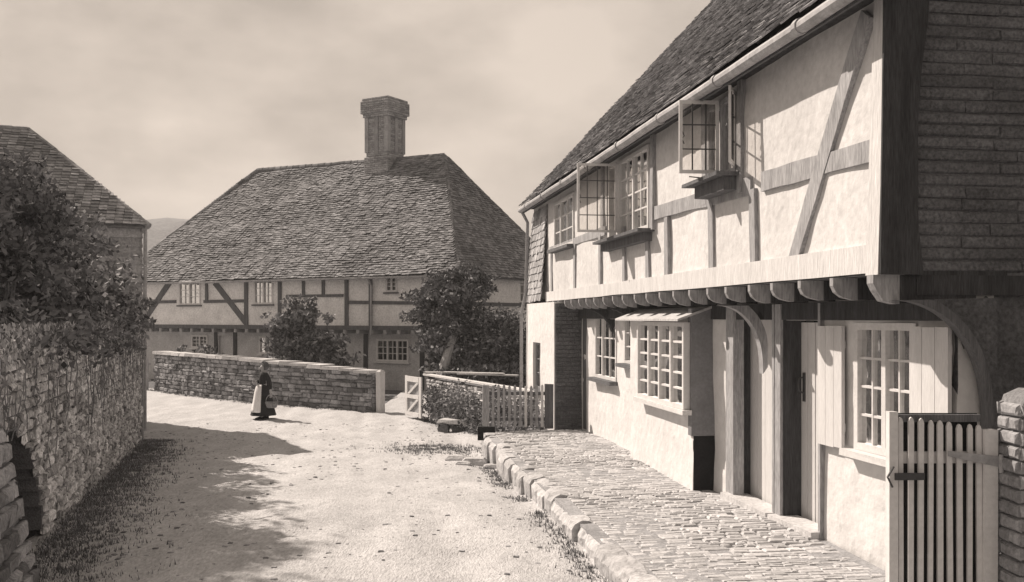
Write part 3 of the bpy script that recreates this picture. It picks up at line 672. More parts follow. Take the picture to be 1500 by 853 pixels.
fbeam((512, 443), (606, 444), .12, .003, nm='rail'); fbeam((543, 402), (543, 478), .13, -.004, nm='post'); fbeam((410, 406), (410, 475), .16, -.004, nm='post')
mb = MB(); mb.box(H, -.0, UL, -.05, .1, FJ - .12, FJ + .04, j=.01); link('bressummer', mb, 'midtimber', far)
for u in np.arange(.5, UL - .2, .62):
    g = MB(); g.box(H, u - .07, u + .07, -.12, .5, FJ - .26, FJ - .12, j=.01); link('joist', g, 'paletimber', far)
WR = .45
fg = [fr_(281, 305, 491, 510, WR), fr_(380, 412, 493, 519, WR), fr_(552, 599, 497, 530, WR), fr_(627, 650, 502, 585, WR), fr_(320, 342, 492, 560, WR)]
link('ground_wall', wall_holes(H, .0, UL, -.9, FJ + .05, WR, WR + .25, fg, step=.5, amp=.03), 'greyplaster', far)
for i, q in enumerate(fg[:3]): window(far, H, q[0], q[1], q[2], q[3], WR + .06, (4, 4, 6)[i], 3, 1 if i < 2 else 2, fr=.07, bar=.03, dep=.1, sillout=.05, sillm='paint', curtain=False)
q = fg[4]; g = MB(); g.box(H, q[0], q[1], WR + .1, WR + .15, -.7, q[3]); link('door', g, 'greyplaster', far)
q = fg[3]; g = MB(); g.box(H, q[0], q[1], WR + .14, WR + .2, -.7, q[3]); link('door', g, 'darktimber', far)
for u in (fg[4][0] - .12, fg[4][1] + .12, fg[2][1] + .5, fg[2][0] - .6, .25): g = MB(); g.box(H, u - .09, u + .09, WR - .04, WR + .05, -.8, FJ - .1, j=.01); link('post', g, 'darktimber', far)
# side (right) wall with window
sw0 = 4.9
Hs = lambda a, b, c: H(-b, a, c)                        # a = w, b outwards to the right
link('side_wall', wall_holes(Hs, 0, WD, -.9, FE + .1, 0, -.2, [(4.4, 5.5, 2.55, 3.3)], step=.5, amp=.03), 'farplaster', far)
window(far, Hs, 4.42, 5.48, 2.57, 3.28, -.1, 4, 2, 1, fr=.06, bar=.03, dep=.08, out=1, sillout=.05, curtain=False)
g = MB(); g.box(Hs, 0, WD, .0, .06, FJ + .75, FJ + .88); link('rail', g, 'midtimber', far)
g = MB(); g.box(H, 0, UL, WD - .2, WD, -.9, FE); g.box(H, UL - .2, UL, 0, WD, -.9, FE); link('back_wall', g, 'greyplaster', far)
g = MB(); g.box(H, .3, UL - .3, 3.5, 3.6, -.8, FE); g.box(H, .3, UL - .3, .3, WD - .3, FJ + .02, FJ + .1); link('inner_wall', g, 'room', far)
# roof
OV = .3; FZ = FE - .12; FR = 8.35; a1, a2 = 3.25, 13.3
E = [H(-OV, -OV, FZ), H(UL + OV, -OV, FZ), H(UL + OV, WD + OV, FZ), H(-OV, WD + OV, FZ)]; r1, r2 = H(a1, 4, FR), H(a2, 4, FR + .18)
mb = MB(); mb.add([*E, r1, r2], [(0, 1, 5, 4), (1, 2, 5), (2, 3, 4, 5), (3, 0, 4), (0, 1, 2, 3)]); frf = link('roof', mb, 'fartile', far)
def plane_tiles(mb, p0, p1, apexL, apexR, g, wd_, sag, jit=1.6):
    p0, p1, aL, aR = map(Vector, (p0, p1, apexL, apexR)); A = (p1 - p0); L = A.length; A.normalize()
    rel = aL - p0; ua = rel.dot(A); U = rel - A * ua; V = U.length; U.normalize(); ub = (aR - p0).dot(A)
    tiles(mb, p0, A, U, V, lambda v: ua * v / V, lambda v: L + (ub - L) * v / V, gauge=g, wid=wd_, sag=sag, jit=jit, th=.02)
tm = MB()
plane_tiles(tm, E[0], E[1], r1, r2, .115, .18, .1, 2.2); plane_tiles(tm, E[3], E[0], r1, r1, .115, .18, .06); plane_tiles(tm, E[1], E[2], r2, r2, .115, .18, .06)
link('tile_course', tm, 'fartile', frf)
tm = MB(); rise = Vector((0, 0, .03))
for a, b_ in ((E[0], r1), (E[1], r2), (E[3], r1), (r1, r2)): ridge_tiles(tm, Vector(a) + rise, Vector(b_) + rise, .1, .35)
link('ridge_tile', tm, 'fartile', frf)
g = MB(); g.tube([H(u, -OV - .06, FZ + .01 + .03 * nz(u * .3, 7)) for u in np.arange(-OV, UL, .8)], .05, 7); g.tube([H(hp(546, 400)[0], -OV, FZ), H(hp(546, 400)[0], -.1, FZ - .25), H(hp(546, 400)[0], -.1, FJ - .3)], .04, 7); link('gutter', g, 'gutter', far)
# chimney: square shaft set with pilasters and a corbelled cap
uc, wc = 6.16, 4.0
def brick_ring(mb, hw, z0, z1, gauge=.085):
    z = z0; r = 0
    while z < z1 - .02:
        for side in range(4):
            x = -hw - (.11 if r % 2 else 0)
            while x < hw:
                l = .22; xa, xb = max(x, -hw), min(x + l, hw); x += l
                if xb - xa < .03: continue
                Fs = [lambda a, b, c: H(uc + a, wc - hw - b, c), lambda a, b, c: H(uc + a, wc + hw + b, c), lambda a, b, c: H(uc - hw - b, wc + a, c), lambda a, b, c: H(uc + hw + b, wc + a, c)][side]
                mb.stone(Fs, xa + .004, xb - .004, z + .004, z + gauge - .004, -.01, .03, .004)
        z += gauge; r += 1
    mb.box(H, uc - hw + .01, uc + hw - .01, wc - hw + .01, wc + hw - .01, z0, z1)
cm = MB(); brick_ring(cm, .6, 6.9, 8.5); brick_ring(cm, .54, 8.45, 10.15)
for sx, sy in ((-1, -1), (1, -1), (-1, 1), (1, 1)): cm.box(H, uc + sx * .5 - .09, uc + sx * .5 + .09, wc + sy * .5 - .09, wc + sy * .5 + .09, 8.7, 10.15)
for sx, sy in ((0, -1), (-1, 0), (1, 0), (0, 1)): cm.box(H, uc + sx * .5 - .09, uc + sx * .5 + .09, wc + sy * .5 - .09, wc + sy * .5 + .09, 8.7, 10.15)
brick_ring(cm, .64, 10.12, 10.3); brick_ring(cm, .71, 10.27, 10.75); brick_ring(cm, .66, 10.73, 10.9)
ch = link('chimney', cm, 'chimneybrick', frf)
# ================================================================== BARN
brn = thing('weatherboarded_barn', 'small weatherboarded barn with a hipped tiled roof behind the left shrubs', 'barn', B(3.5, 2.2, -.5))
BZ = 3.92; BD = 4.46; BU = 8; BR = 6.15
mb = MB(); mb.box(B, .03, BU, .03, BD - .03, -.6, BZ); link('wall_core', mb, 'mortar', brn)
bd = MB(); z = -.5
while z < BZ:
    h = .19
    for (a0, a1) in ((0, 2.6), (2.6, 5.4), (5.4, BU)):
        j = random.uniform(-.01, .01)
        bd.hull([B(a0, -.02, z + j), B(a1 - .01, -.02, z + j), B(a1 - .01, .03, z + j), B(a0, .03, z + j)], [B(a0, .012, z + h + .02 + j), B(a1 - .01, .012, z + h + .02 + j), B(a1 - .01, .03, z + h + .02 + j), B(a0, .03, z + h + .02 + j)])
    bd.hull([B(-.02, 0, z), B(-.02, BD, z), B(.03, BD, z), B(.03, 0, z)], [B(.012, 0, z + h + .02), B(.012, BD, z + h + .02), B(.03, BD, z + h + .02), B(.03, 0, z + h + .02)])
    z += h
link('weatherboarding', bd, 'board', brn)
ov = .12
E = [B(-ov, -ov, BZ - .03), B(BU + ov, -ov, BZ - .03), B(BU + ov, BD + ov, BZ - .03), B(-ov, BD + ov, BZ - .03)]; r1, r2 = B(2.23, 2.23, BR), B(BU + ov, 2.23, BR)
mb = MB(); mb.add([*E, r1, r2], [(0, 1, 5, 4), (1, 2, 5), (2, 3, 4, 5), (3, 0, 4), (0, 1, 2, 3)]); brf = link('roof', mb, 'barntile', brn)
tm = MB(); plane_tiles(tm, E[0], E[1], r1, r2, .1, .17, .05, 1.6); plane_tiles(tm, E[3], E[0], r1, r1, .1, .17, .03); link('tile_course', tm, 'barntile', brf)
tm = MB()
for a, b_ in ((E[0], r1), (E[3], r1), (r1, r2)): ridge_tiles(tm, Vector(a) + rise, Vector(b_) + rise, .08, .3)
link('ridge_tile', tm, 'barntile', brf)
g = MB(); g.tube([B(-.06, -.1, BZ - .08), B(-.05, -.09, 1.9), B(-.05, -.09, -.4)], .04, 8); link('drainpipe', g, 'gutter', brn)
# ================================================================== LEFT ROADSIDE WALL
WLEN = 15.5; WTOP = 1.78
lwall = thing('roadside_wall', 'tall overgrown stone wall running along the left side of the road', 'wall', LWP(7, .2, -.4))
def LF(a, b, c): return LWP(a, -b, c)                   # b proud towards the road
def hole_top(a): return -.7 if not 10.9 < a < 12.95 else -.6 + 1.62 * math.sqrt(max(0, 1 - ((a - 12.5) / 1.62) ** 2))
mb = MB(); mb.box(LF, 0, 10.9, -.55, 0, -.7, WTOP - .02); mb.box(LF, 12.9, WLEN, -.55, 0, -.7, WTOP - .02)
for i in range(20): a = 10.9 + i * .1; mb.box(LF, a, a + .1, -.55, 0, hole_top(a + .05), WTOP - .02)
link('wall_core', mb, 'mortar', lwall)
mb = MB(); mb.box(LF, 10.8, 13.0, -.6, -.45, -.7, 1.2); link('recess_shade', mb, 'black', lwall)  # black back puts the shade of the hollow into its colour
st = MB(); rubble(st, LF, 0, WLEN, -.5, WTOP, -.01, .06, hs=(.05, .12), ls=(.06, .24), gap=.016, j=.02, top=lambda a: WTOP + .08 * nz(a, 3), skip=lambda a, z: z < hole_top(a)); link('stonework', st, 'wallstone', lwall)
g = MB(); g.box(LF, -.14, .02, -.3, .06, -.55, 2.25, j=.01); link('end_post', g, 'paletimber', lwall)
# leaning buttress near the camera
but = thing('stone_buttress', 'leaning rough stone buttress against the near end of the left wall', 'buttress', LWP(12.0, -.25, -.3))
st = MB(); zz = -.3
while zz < 1.4:
    h = random.uniform(.1, .2); dep = .34 - .16 * (zz + .3); q0 = 13.0 + .2 * (zz + .3); a = q0
    while a < 14.6:
        l = random.uniform(.16, .4); st.stone(LF, a + .005, a + l - .005, zz + .005, zz + h - .005, dep - .05, .06, .02); a += l
    b0 = 0
    while b0 < dep:
        l = random.uniform(.14, .26); st.stone(lambda A_, b, c: LF(q0 + .04 - b, A_, c), b0, min(b0 + l, dep) - .01, zz + .005, zz + h - .005, 0, .05, .015); b0 += l
    zz += h
cr = MB(); cr.hull([LF(13.04, 0, -.4), LF(14.6, 0, -.4), LF(14.6, .32, -.4), LF(13.04, .32, -.4)], [LF(13.36, 0, 1.4), LF(14.6, 0, 1.4), LF(14.6, .06, 1.4), LF(13.36, .06, 1.4)])
link('stonework', st, 'stone', but); link('buttress_core', cr, 'mortar', but)
# ================================================================== LEFT SHRUBS
def shrub(name, label, x, y, z0, blobs, size, mname, cat='shrub', group=None, thr=-.03, trunk=True, bark='bark', lean=(0, 0), fq=1.6, asp=1.0, droop=0, lim=9, r0=.06):
    o = thing(name, label, cat, (x, y, z0), group)
    leaves(blobs, size, mname, 'foliage', o, thr, fq, asp, droop)
    if trunk:
        mb = MB(); tg = []
        for b_ in blobs:
            for k in range(max(1, lim // len(blobs))): tg.append((b_[0] + random.uniform(-.6, .6) * b_[3], b_[1] + random.uniform(-.6, .6) * b_[4], b_[2] + random.uniform(0, .8) * b_[5]))
        limbs(mb, (x, y, z0), tg, r0); link('branch', mb, bark, o)
    return o
shrub('dark_shrub', 'tall dark leafy shrub above the near end of the left wall', -6.2, 11.6, -.2, [(-6.0, 11.2, 2.35, .95, 1.5, .75, 9000), (-6.1, 11.9, 3.05, .8, 1.1, .75, 8000), (-5.2, 10.6, 1.75, .5, 1.7, .42, 4500), (-4.75, 9.2, 1.8, .45, 1.0, .35, 2200)], .045, 'leafdark')
shrub('dark_shrub', 'tallest dark shrub above the left wall, in front of the barn roof', -7.3, 14.4, -.3, [(-7.1, 14.6, 2.8, 1.0, 1.3, .9, 9000), (-7.4, 14.8, 3.6, .75, .9, .7, 7000), (-6.15, 14.0, 1.8, .5, 1.9, .45, 4500), (-6.75, 13.8, 2.1, .8, 1.2, .6, 5000)], .05, 'leafdark')
shrub('leafy_shrub', 'lighter leafy shrub with long shoots in front of the barn weatherboards', -7.3, 17.0, -.4, [(-7.25, 16.7, 2.6, .75, 1.0, .85, 6500), (-7.3, 17.6, 2.3, .6, .9, .6, 4000), (-6.75, 16.6, 1.75, .42, 1.2, .42, 3200)], .06, 'leaflight', thr=-.05)
shrub('leafy_shrub', 'low bushy shrub at the far end of the left wall by the drainpipe', -7.75, 19.4, -.4, [(-7.75, 19.2, 2.1, .6, 1.0, .5, 5000), (-7.4, 18.4, 1.8, .42, 1.2, .42, 3200)], .055, 'leafmid')
shrub('unseen_shade_tree', 'unseen spreading tree added left of the near shrub to cast shade on the road', -11.2, 14.5, -.2, [(-11.1, 14.5, 6.9, 2.2, 2.3, 1.9, 8000), (-10.3, 13.0, 5.3, 1.5, 1.6, .9, 3000)], .09, 'leafdark', cat='tree', thr=-.1, fq=.9, lim=10, r0=.14)  # crown added out of view so its shadow covers the left of the road
shrub('unseen_shade_tree', 'unseen spreading tree added beside the barn to cast shade on the road', -13.2, 19.4, -.4, [(-13.2, 19.4, 7.0, 2.3, 2.2, 1.6, 7500)], .09, 'leafdark', cat='tree', thr=-.1, fq=.9, lim=10, r0=.14)  # second crown added out of view, shading the road farther up
# ivy and dry stems over the wall face
iv = thing('wall_creeper', 'dry straggling creeper hanging down the face of the left wall', 'creeper', LWP(7.5, -.1, 1.2))
V = MB(); rr = random.Random(3)
for i in range(4200):
    a = rr.uniform(.2, WLEN - .3); dz = abs(rr.gauss(0, .42 if i % 3 == 0 else .16 + .14 * nz(a * .8, 7))); z = WTOP + .16 - dz
    if z < -.3 or nz(a * 1.1, z * 1.6, 2) < -.25 + dz * .12 or z < hole_top(a): continue
    c = Vector(LF(a, rr.uniform(.04, .16), z)); ln = rr.uniform(.01, .04); u = Vector((rr.gauss(0, .5), rr.gauss(0, .5), -1)).normalized(); sd_ = u.cross(Vector((rr.gauss(0, 1), rr.gauss(0, 1), .3))).normalized() * ln * .4
    V.add([tuple(c - u * ln), tuple(c + sd_), tuple(c + u * ln), tuple(c - sd_)], [(0, 1, 2, 3)], rr.random())
link('foliage', V, 'leaflight', iv)
V = MB()
for i in range(80):
    a = rr.uniform(.2, WLEN - .3); z1 = WTOP + .05 - rr.random() * .6; L = min(rr.uniform(.25, 1.0), z1 - hole_top(a)); p = []
    for k in range(5): p.append(LF(a + .06 * k * rr.uniform(-1, 1), .07 + .02 * rr.random(), z1 - L * k / 4))
    V = MB(); V.tube(p, .005, 4); link('stem', V, 'bark', iv)
# ================================================================== FAR GARDEN WALL
G0 = Vector((-3.8, 26.9)); G1 = Vector((-12.7, 35.2)); gd = (G1 - G0); GL = gd.length; gd.normalize(); gn = Vector((gd.y, -gd.x)); gn = gn if gn.y < 0 else -gn
def bow(a): return .5 * math.sin(math.pi * a / GL)
def GF(a, b, c): p = G0 + gd * a + gn * (b - 0 + bow(a)); return (p.x, p.y, c)
def gtop(a): return lerp(.55, .78, a / GL) + .10 * math.sin(math.pi * a / GL)
gwl = thing('garden_wall', 'rubble stone garden wall with pale coping in front of the far cottage', 'wall', GF(GL / 2, 0, -.6))
st = MB(); rubble(st, GF, 0, GL, -.7, 1.0, 0, .07, hs=(.07, .17), ls=(.12, .4), top=lambda a: gtop(a) - .07, j=.02)
rubble(st, lambda a, b, c: GF(-b, -a, c), 0, .35, -.7, .5, 0, .05)
cr = MB()
for i in range(24): a, b_ = GL * i / 24, GL * (i + 1) / 24; cr.hull([GF(a, 0, -.8), GF(a, -.35, -.8), GF(a, -.35, gtop(a) - .08), GF(a, 0, gtop(a) - .08)], [GF(b_, 0, -.8), GF(b_, -.35, -.8), GF(b_, -.35, gtop(b_) - .08), GF(b_, 0, gtop(b_) - .08)])
cp_ = MB(); a = 0
while a < GL: 
    l = random.uniform(.4, .8); z = gtop(a + l / 2); cp_.box(GF, a + .01, min(a + l, GL) - .01, -.42, .1, z - .09, z + random.uniform(-.01, .02), j=.012); a += l
link('stonework', st, 'stone', gwl); link('wall_core', cr, 'mortar', gwl); link('coping', cp_, 'coping', gwl)
gp_ = thing('gate_post', 'pale wooden gate post at the right end of the rubble garden wall', 'gate post', GF(-.2, -.1, -.65))
g = MB(); g.box(GF, -.28, -.12, -.18, -.02, -.7, .52, j=.006); link('post', g, 'whitetimber', gp_)
g = MB(); g.hull([GF(-.28, -.18, .522), GF(-.12, -.18, .522), GF(-.12, -.02, .522), GF(-.28, -.02, .522)], [GF(-.22, -.12, .58), GF(-.18, -.12, .58), GF(-.18, -.08, .58), GF(-.22, -.08, .58)]); link('post_cap', g, 'whitetimber', gp_)
# far-left palings beyond the wall end
pf = thing('paling_fence', 'short weathered paling fence between the barn corner and the garden wall', 'fence', (-13.6, 35.6, -.6))
for i in range(11):
    x = -13.0 - i * .12; y = 35.3 + i * .06; g = MB(); g.prism(WF, [(x - .035, -.65), (x + .035, -.65), (x + .035, .5), (x, .58), (x - .035, .5)], y, y + .02)
    link('paling', g, 'paletimber', pf)
for z in (-.3, .3): g = MB(); g.hull([(-12.9, 35.33, z), (-12.9, 35.37, z), (-12.9, 35.37, z + .07), (-12.9, 35.33, z + .07)], [(-14.3, 36.03, z), (-14.3, 36.07, z), (-14.3, 36.07, z + .07), (-14.3, 36.03, z + .07)]); link('rail', g, 'paletimber', pf)
# ================================================================== WHITE GARDEN GATE (open)
def FX(x0, y0, dx=1, dy=0):
    L = math.hypot(dx, dy); dx /= L; dy /= L
    return lambda a, b, c: (x0 + dx * a - dy * b, y0 + dy * a + dx * b, c)
ga = thing('garden_gate', 'small white boarded garden gate with diagonal braces standing open', 'gate', (-2.45, 25.4, -.6))
F0 = FX(-2.73, 25.5, .46, -.89)
F = lambda a, b, c: F0(a * 2.0, b, c * 1.02)
for a in (0, .47): g = MB(); g.box(F, a, a + .07, -.03, .01, -.5, .5, j=.002); link('stile', g, 'paint', ga)
for z in (-.48, -.05, .36): g = MB(); g.box(F, .072, .468, -.035, .008, z, z + .09 if z < .3 else z + .13); link('rail', g, 'paint', ga)
for z0, z1 in ((-.38, -.06), (.05, .35)):
    g = MB(); g.hull([F(.08, -.03, z0), F(.15, -.03, z0), F(.15, .0, z0), F(.08, .0, z0)], [F(.39, -.03, z1), F(.46, -.03, z1), F(.46, .0, z1), F(.39, .0, z1)]); link('brace', g, 'paint', ga)
g = MB()
for i in range(5): g.box(F, .05 + i * .088, .05 + i * .088 + .083, .012, .03, -.46, .47)
link('board_panel', g, 'paletimber', ga)
# second garden wall, ivy covered, with a flat rail on top
I0 = Vector((-2.15, 25.5)); I1 = Vector((1.05, 18.4)); idr = I1 - I0; IL = idr.length; idr.normalize(); inr = Vector((-idr.y, idr.x)); inr = inr if inr.x < 0 else -inr
def IF_(a, b, c): p = I0 + idr * a + inr * b; return (p.x, p.y, c)
iw = thing('low_garden_wall', 'low dark overgrown wall with a thin rail on top running to the picket fence', 'wall', IF_(IL / 2, -.1, -.5))
st = MB(); rubble(st, IF_, 0, IL, -.75, .42, 0, .06, hs=(.07, .15), ls=(.12, .34), j=.02); rubble(st, lambda a, b, c: IF_(-b, -a, c), 0, .3, -.75, .42, 0, .05)
cr = MB(); cr.box(IF_, .01, IL, -.3, 0, -.8, .42); link('stonework', st, 'wallstone', iw); link('wall_core', cr, 'mortar', iw)
g = MB(); g.box(IF_, -.2, IL, -.06, .09, .5, .545, j=.006); link('rail', g, 'whitetimber', iw)
for a in (.1, 2.4, 4.8, 7.0): g = MB(); g.box(IF_, a, a + .07, -.03, .04, .4, .498); link('stub_post', g, 'midtimber', iw)
wk = thing('wall_weeds', 'dense weeds and ivy growing over the low garden wall behind the white gate', 'ivy', IF_(2.5, .3, -.6))
bl = []
for i in range(12): a = .45 + i * .6; p = IF_(a, .14, -.15 + .1 * math.sin(i * 2)); bl.append((p[0], p[1], p[2], .32, .45, .5, 1900))
leaves(bl, .035, 'leafmid', 'foliage', wk, thr=-.2)
# planks on the wall, each its own
for (a, b, ln, wd_, ang, z, lab) in ((0.1, -.25, 1.9, .17, .05, .56, 'pale plank lying nearest the open white gate on the low wall'), (.9, -.45, 1.7, .14, .5, .6, 'pale plank lying crosswise on top of the other boards on the low wall'), (1.3, -.7, 1.6, .16, .28, .565, 'pale plank farthest back over the low wall'),):
    g = MB(); p = IF_(a, b, 0); F = FX(p[0], p[1], idr.x * math.cos(ang) - inr.x * math.sin(ang) * -1, idr.y * math.cos(ang) + inr.y * math.sin(ang)); F = FX(p[0], p[1], .9, -.25 - ang * .4)
    g.box(F, -.4, ln - .4, -wd_ / 2, wd_ / 2, z, z + .03, j=.005); tag(link('plank', g, 'whitetimber'), lab, 'plank', 'planks laid on the low garden wall')
# slab on stones
sl = thing('stone_slab', 'flat pale stone slab propped on rough stones at the foot of the low wall', 'stone slab', (-1.35, 22.6, -.6))
g = MB(); g.hull([(-1.72, 22.5, -.40), (-1.0, 22.25, -.43), (-.93, 22.65, -.43), (-1.7, 22.9, -.40)], [(-1.68, 22.53, -.33), (-1.16, 22.3, -.31), (-1.0, 22.62, -.37), (-1.55, 22.84, -.32)]); link('slab', g, 'coping', sl)
for x in (-1.55, -1.2): g = MB(); g.stone(lambda a, b, c: (x + a, 22.55 + b, c), -.13, .13, -.66, -.42, -.15, .22, .02); g.stone(lambda a, b, c: (x + a, 22.5 + c, b), -.14, .14, -.12, .12, -.66, .235, .04); link('support_stone', g, 'stone', sl)
# ================================================================== PICKET FENCE ACROSS THE PAVEMENT END
pk = thing('picket_fence', 'low weathered picket fence closing the far end of the pavement', 'fence', (0.1, 17.75, 0))
F = FX(-.53, 17.8, 1, .0)
g = MB(); g.box(F, 0, .12, -.06, .06, -.4, .78, j=.005); link('post', g, 'paletimber', pk)
g = MB(); g.box(F, 1.12, 1.27, -.06, .06, 0, .8, j=.006); link('post', g, 'midtimber', pk)
for z in (.14, .6): g = MB(); g.box(F, .12, 1.12, .0, .045, z, z + .06); link('rail', g, 'midtimber', pk)
for i in range(10):
    x = .19 + i * .098; g = MB(); w2 = .024; lt = i in (6, 9); h = .78 + random.uniform(-.02, .02)
    g.prism(F, [(x - w2, .03), (x + w2, .03), (x + w2, h - .03), (x + w2 * .5, h), (x - w2 * .5, h), (x - w2, h - .03)], -.03, -.002)
    link('picket', g, 'whitetimber' if lt else 'paletimber', pk)
bs = thing('boot_scraper', 'black L-shaped boot scraper block at the corner of the pavement below the picket fence', 'boot scraper', C(17.15, 2.15, -.1))
g = MB(); p = C(17.0, 2.16, 0); g.box(WF, p[0] - .12, p[0] + .18, p[1] - .05, p[1] + .06, .01, .11, j=.004); link('foot_plate', g, 'black', bs)
g = MB(); g.box(WF, p[0] - .12, p[0] - .02, p[1] - .07, p[1] + .05, -.12, .008, j=.004); link('upright', g, 'black', bs)
ls_ = ((-.95, 16.6, .13), (-.62, 16.2, .17), (-.8, 15.9, .09), (-.3, 15.8, .12))
for i, (x, y, r) in enumerate(ls_):
    g = MB(); z = road_z(x, y); g.stone(lambda a, b, c: (x + a, y + c, z + b), -r * 1.3, r * 1.3, -r, r, -.02, r * .75, .02)
    tag(link('loose_stone', g, 'kerb'), ['rough pale stone lying farthest from the pavement corner', 'largest loose pale stone below the pavement corner', 'smallest loose stone in the road by the pavement corner', 'pale stone lying against the far end of the kerb'][i], 'stone', 'loose stones by the pavement corner')
# ================================================================== BUSHES AND TREE AT THE FAR COTTAGE
def at(px, Y): return (px - CX) / FOC * Y
x = at(448, 34); shrub('rose_bush', 'large leafy rose bush behind the garden wall against the far cottage front', x, 34.2, -.6,
    [(x, 34.0, .95, 1.35, .8, .9, 7000), (x - .2, 33.9, 1.75, 1.0, .7, .8, 5500), (x + .75, 33.8, .5, .9, .8, .85, 3500), (x - .8, 33.7, 1.6, .5, .5, .35, 1500)], .085, 'leafmid', thr=-.1, lim=12, r0=.05)
x = at(292, 38); shrub('small_bush', 'small clump of leaves showing over the garden wall below the ground floor window', x, 37.8, -.6, [(x, 37.7, .5, .9, .5, .45, 1800)], .07, 'leafmid', lim=4, r0=.03)
x = at(668, 28.0); tr = shrub('evergreen_tree', 'big dark bushy tree with leaning pale trunk between the two timber framed cottages', x - .25, 28.0, -.5,
    [(x - .4, 29.3, 2.3, 1.15, 1.1, .9, 9000), (x + .9, 29.0, 1.1, 1.4, 1.3, .95, 9000), (x - .3, 28.8, 1.35, .95, 1.1, .75, 5000), (x + .7, 27.8, .3, 1.3, 1.0, .8, 6000), (x + .2, 30, 3.05, .85, .8, .5, 4200)], .065, 'leafdark', cat='tree', thr=-.25, bark='palebark', lim=10, r0=.07)
mb = MB(); mb.tube([(x - .5, 27.7, -.5), (x - .38, 27.72, .4), (x - .22, 27.8, .95), (x - .05, 28.1, 1.5)], [.2, .17, .13, .09], 10); link('trunk', mb, 'palebark', tr)
x = at(735, 31); shrub('hedge_bush', 'dense hedge bush right of the dark tree, below the far cottage side window', x, 31, -.5,
    [(x, 30.8, 1.1, 1.3, 1.0, 1.0, 7000), (x + .3, 29.5, .3, 1.5, 1.2, 1.0, 7000), (x - .3, 31.4, 1.7, .9, .6, .45, 2500)], .06, 'leafmid', cat='bush', thr=-.25, lim=6)
x = at(689, 33.4); shrub('climbing_ivy', 'dark ivy climbing the corner of the far cottage up to the eaves', x, 33.3, -.5,
    [(x, 33.4, 2.9, .55, .4, .55, 2500), (x - .6, 33.3, 2.3, .9, .4, .7, 3500), (x - 1.3, 33.4, 2.9, .5, .35, .4, 1500)], .06, 'leafdark', cat='ivy', lim=6, r0=.04)
# ================================================================== NEAR GATE AND PIER
YG = 6.0; gx0 = at(1300, YG); gz = lambda py: EYE + (HY - py) / FOC * YG
ng = thing('picket_gate', 'tall white picket gate with iron strap hinge in the near right corner', 'gate', (gx0 + .33, YG, -.1))
F = FX(gx0, YG, 1, .03)
g = MB(); g.box(F, 0, .052, -.03, .03, -.1, gz(603), j=.002); link('stile', g, 'paint', ng)
g = MB(); g.box(F, .585, .66, -.035, .035, -.1, gz(630), j=.003); link('stile', g, 'paint', ng)
for z in (gz(680), gz(900), gz(612) - .03): g = MB(); g.box(F, .055, .583, .022, .055, z, z + .07 if z < 1.3 else z + .045); link('rail', g, 'midtimber' if z > 1.3 else 'paint', ng)
for i in range(9):
    x = .082 + i * .0605; w2 = random.uniform(.0145, .0175); h = gz(611 + i * 1.6) + random.uniform(-.006, .006); g = MB()
    n_ = MB(); sx = random.uniform(-.007, .007)
    F2 = lambda a, b, c, x=x, sx=sx: F(a + sx * (c - .5), b, c)
    n_.prism(F2, [(x - w2, -.05), (x + w2, -.05), (x + w2, h - .03), (x + w2 * .6, h - .008), (x, h), (x - w2 * .6, h - .008), (x - w2, h - .03)], -.006, .012); link('picket', n_, 'paint', ng)
g = MB(); g.box(F, .056, .582, .058, .075, -.08, gz(607), j=.002); link('backing_board', g, 'black', ng)
g = MB(); g.hull([F(.36, -.03, gz(660)), F(.36, -.024, gz(660)), F(.36, -.024, gz(668)), F(.36, -.03, gz(668))], [F(.67, -.046, gz(668)), F(.67, -.036, gz(668)), F(.67, -.036, gz(684)), F(.67, -.046, gz(684))])
g.tube([F(.675, -.05, gz(665)), F(.675, -.05, gz(692))], .014, 8)
link('strap_hinge', g, 'gutter', ng)
g = MB(); g.box(F, .03, .21, -.045, -.026, gz(702), gz(692)); g.tube([F(.02, -.045, gz(682)), F(-.02, -.05, gz(697)), F(.01, -.05, gz(712))], .007, 6); link('latch', g, 'iron', ng)
pr = thing('brick_pier', 'pale brick gate pier with a rounded top at the right edge', 'gate pier', (gx0 + .95, YG + .1, -.1))
bk = MB(); px0 = at(1467, YG); z = -.1; ptop = gz(600)
PB = YG - .22
FP = lambda a, b, c: (px0 + a, PB - b, c)
r = 0
while z < ptop:
    x = -(.11 if r % 2 else 0)
    while x < .5:
        l = .21; xa, xb = max(x, 0), min(x + l, .5); x += l
        if xb - xa > .03: bk.stone(FP, xa + .004, xb - .004, z + .004, z + .078, -.01, .03, .006)
    y = -(.1 if r % 2 else 0)
    while y < .25:
        l = .21; ya, yb = max(y, 0), min(y + l, .25); y += l
        if yb - ya > .03: bk.stone(lambda a, b, c: (px0 - b, PB + a, c), ya + .004, yb - .004, z + .004, z + .078, -.01, .03, .006)
    z += .084; r += 1
link('brickwork', bk, 'pierbrick', pr)
g = MB(); g.box(WF, px0 + .008, px0 + .49, PB + .01, PB + .24, -.2, ptop); link('pier_core', g, 'mortar', pr)
g = MB(); g.prism(lambda a, b, c: (px0 + a, PB + b, c), [(0, ptop + .002), (.5, ptop + .002), (.5, ptop + .06), (.42, ptop + .12), (.12, ptop + .13), (.03, ptop + .09)], -.005, .255); link('pier_cap', g, 'pierbrick', pr)
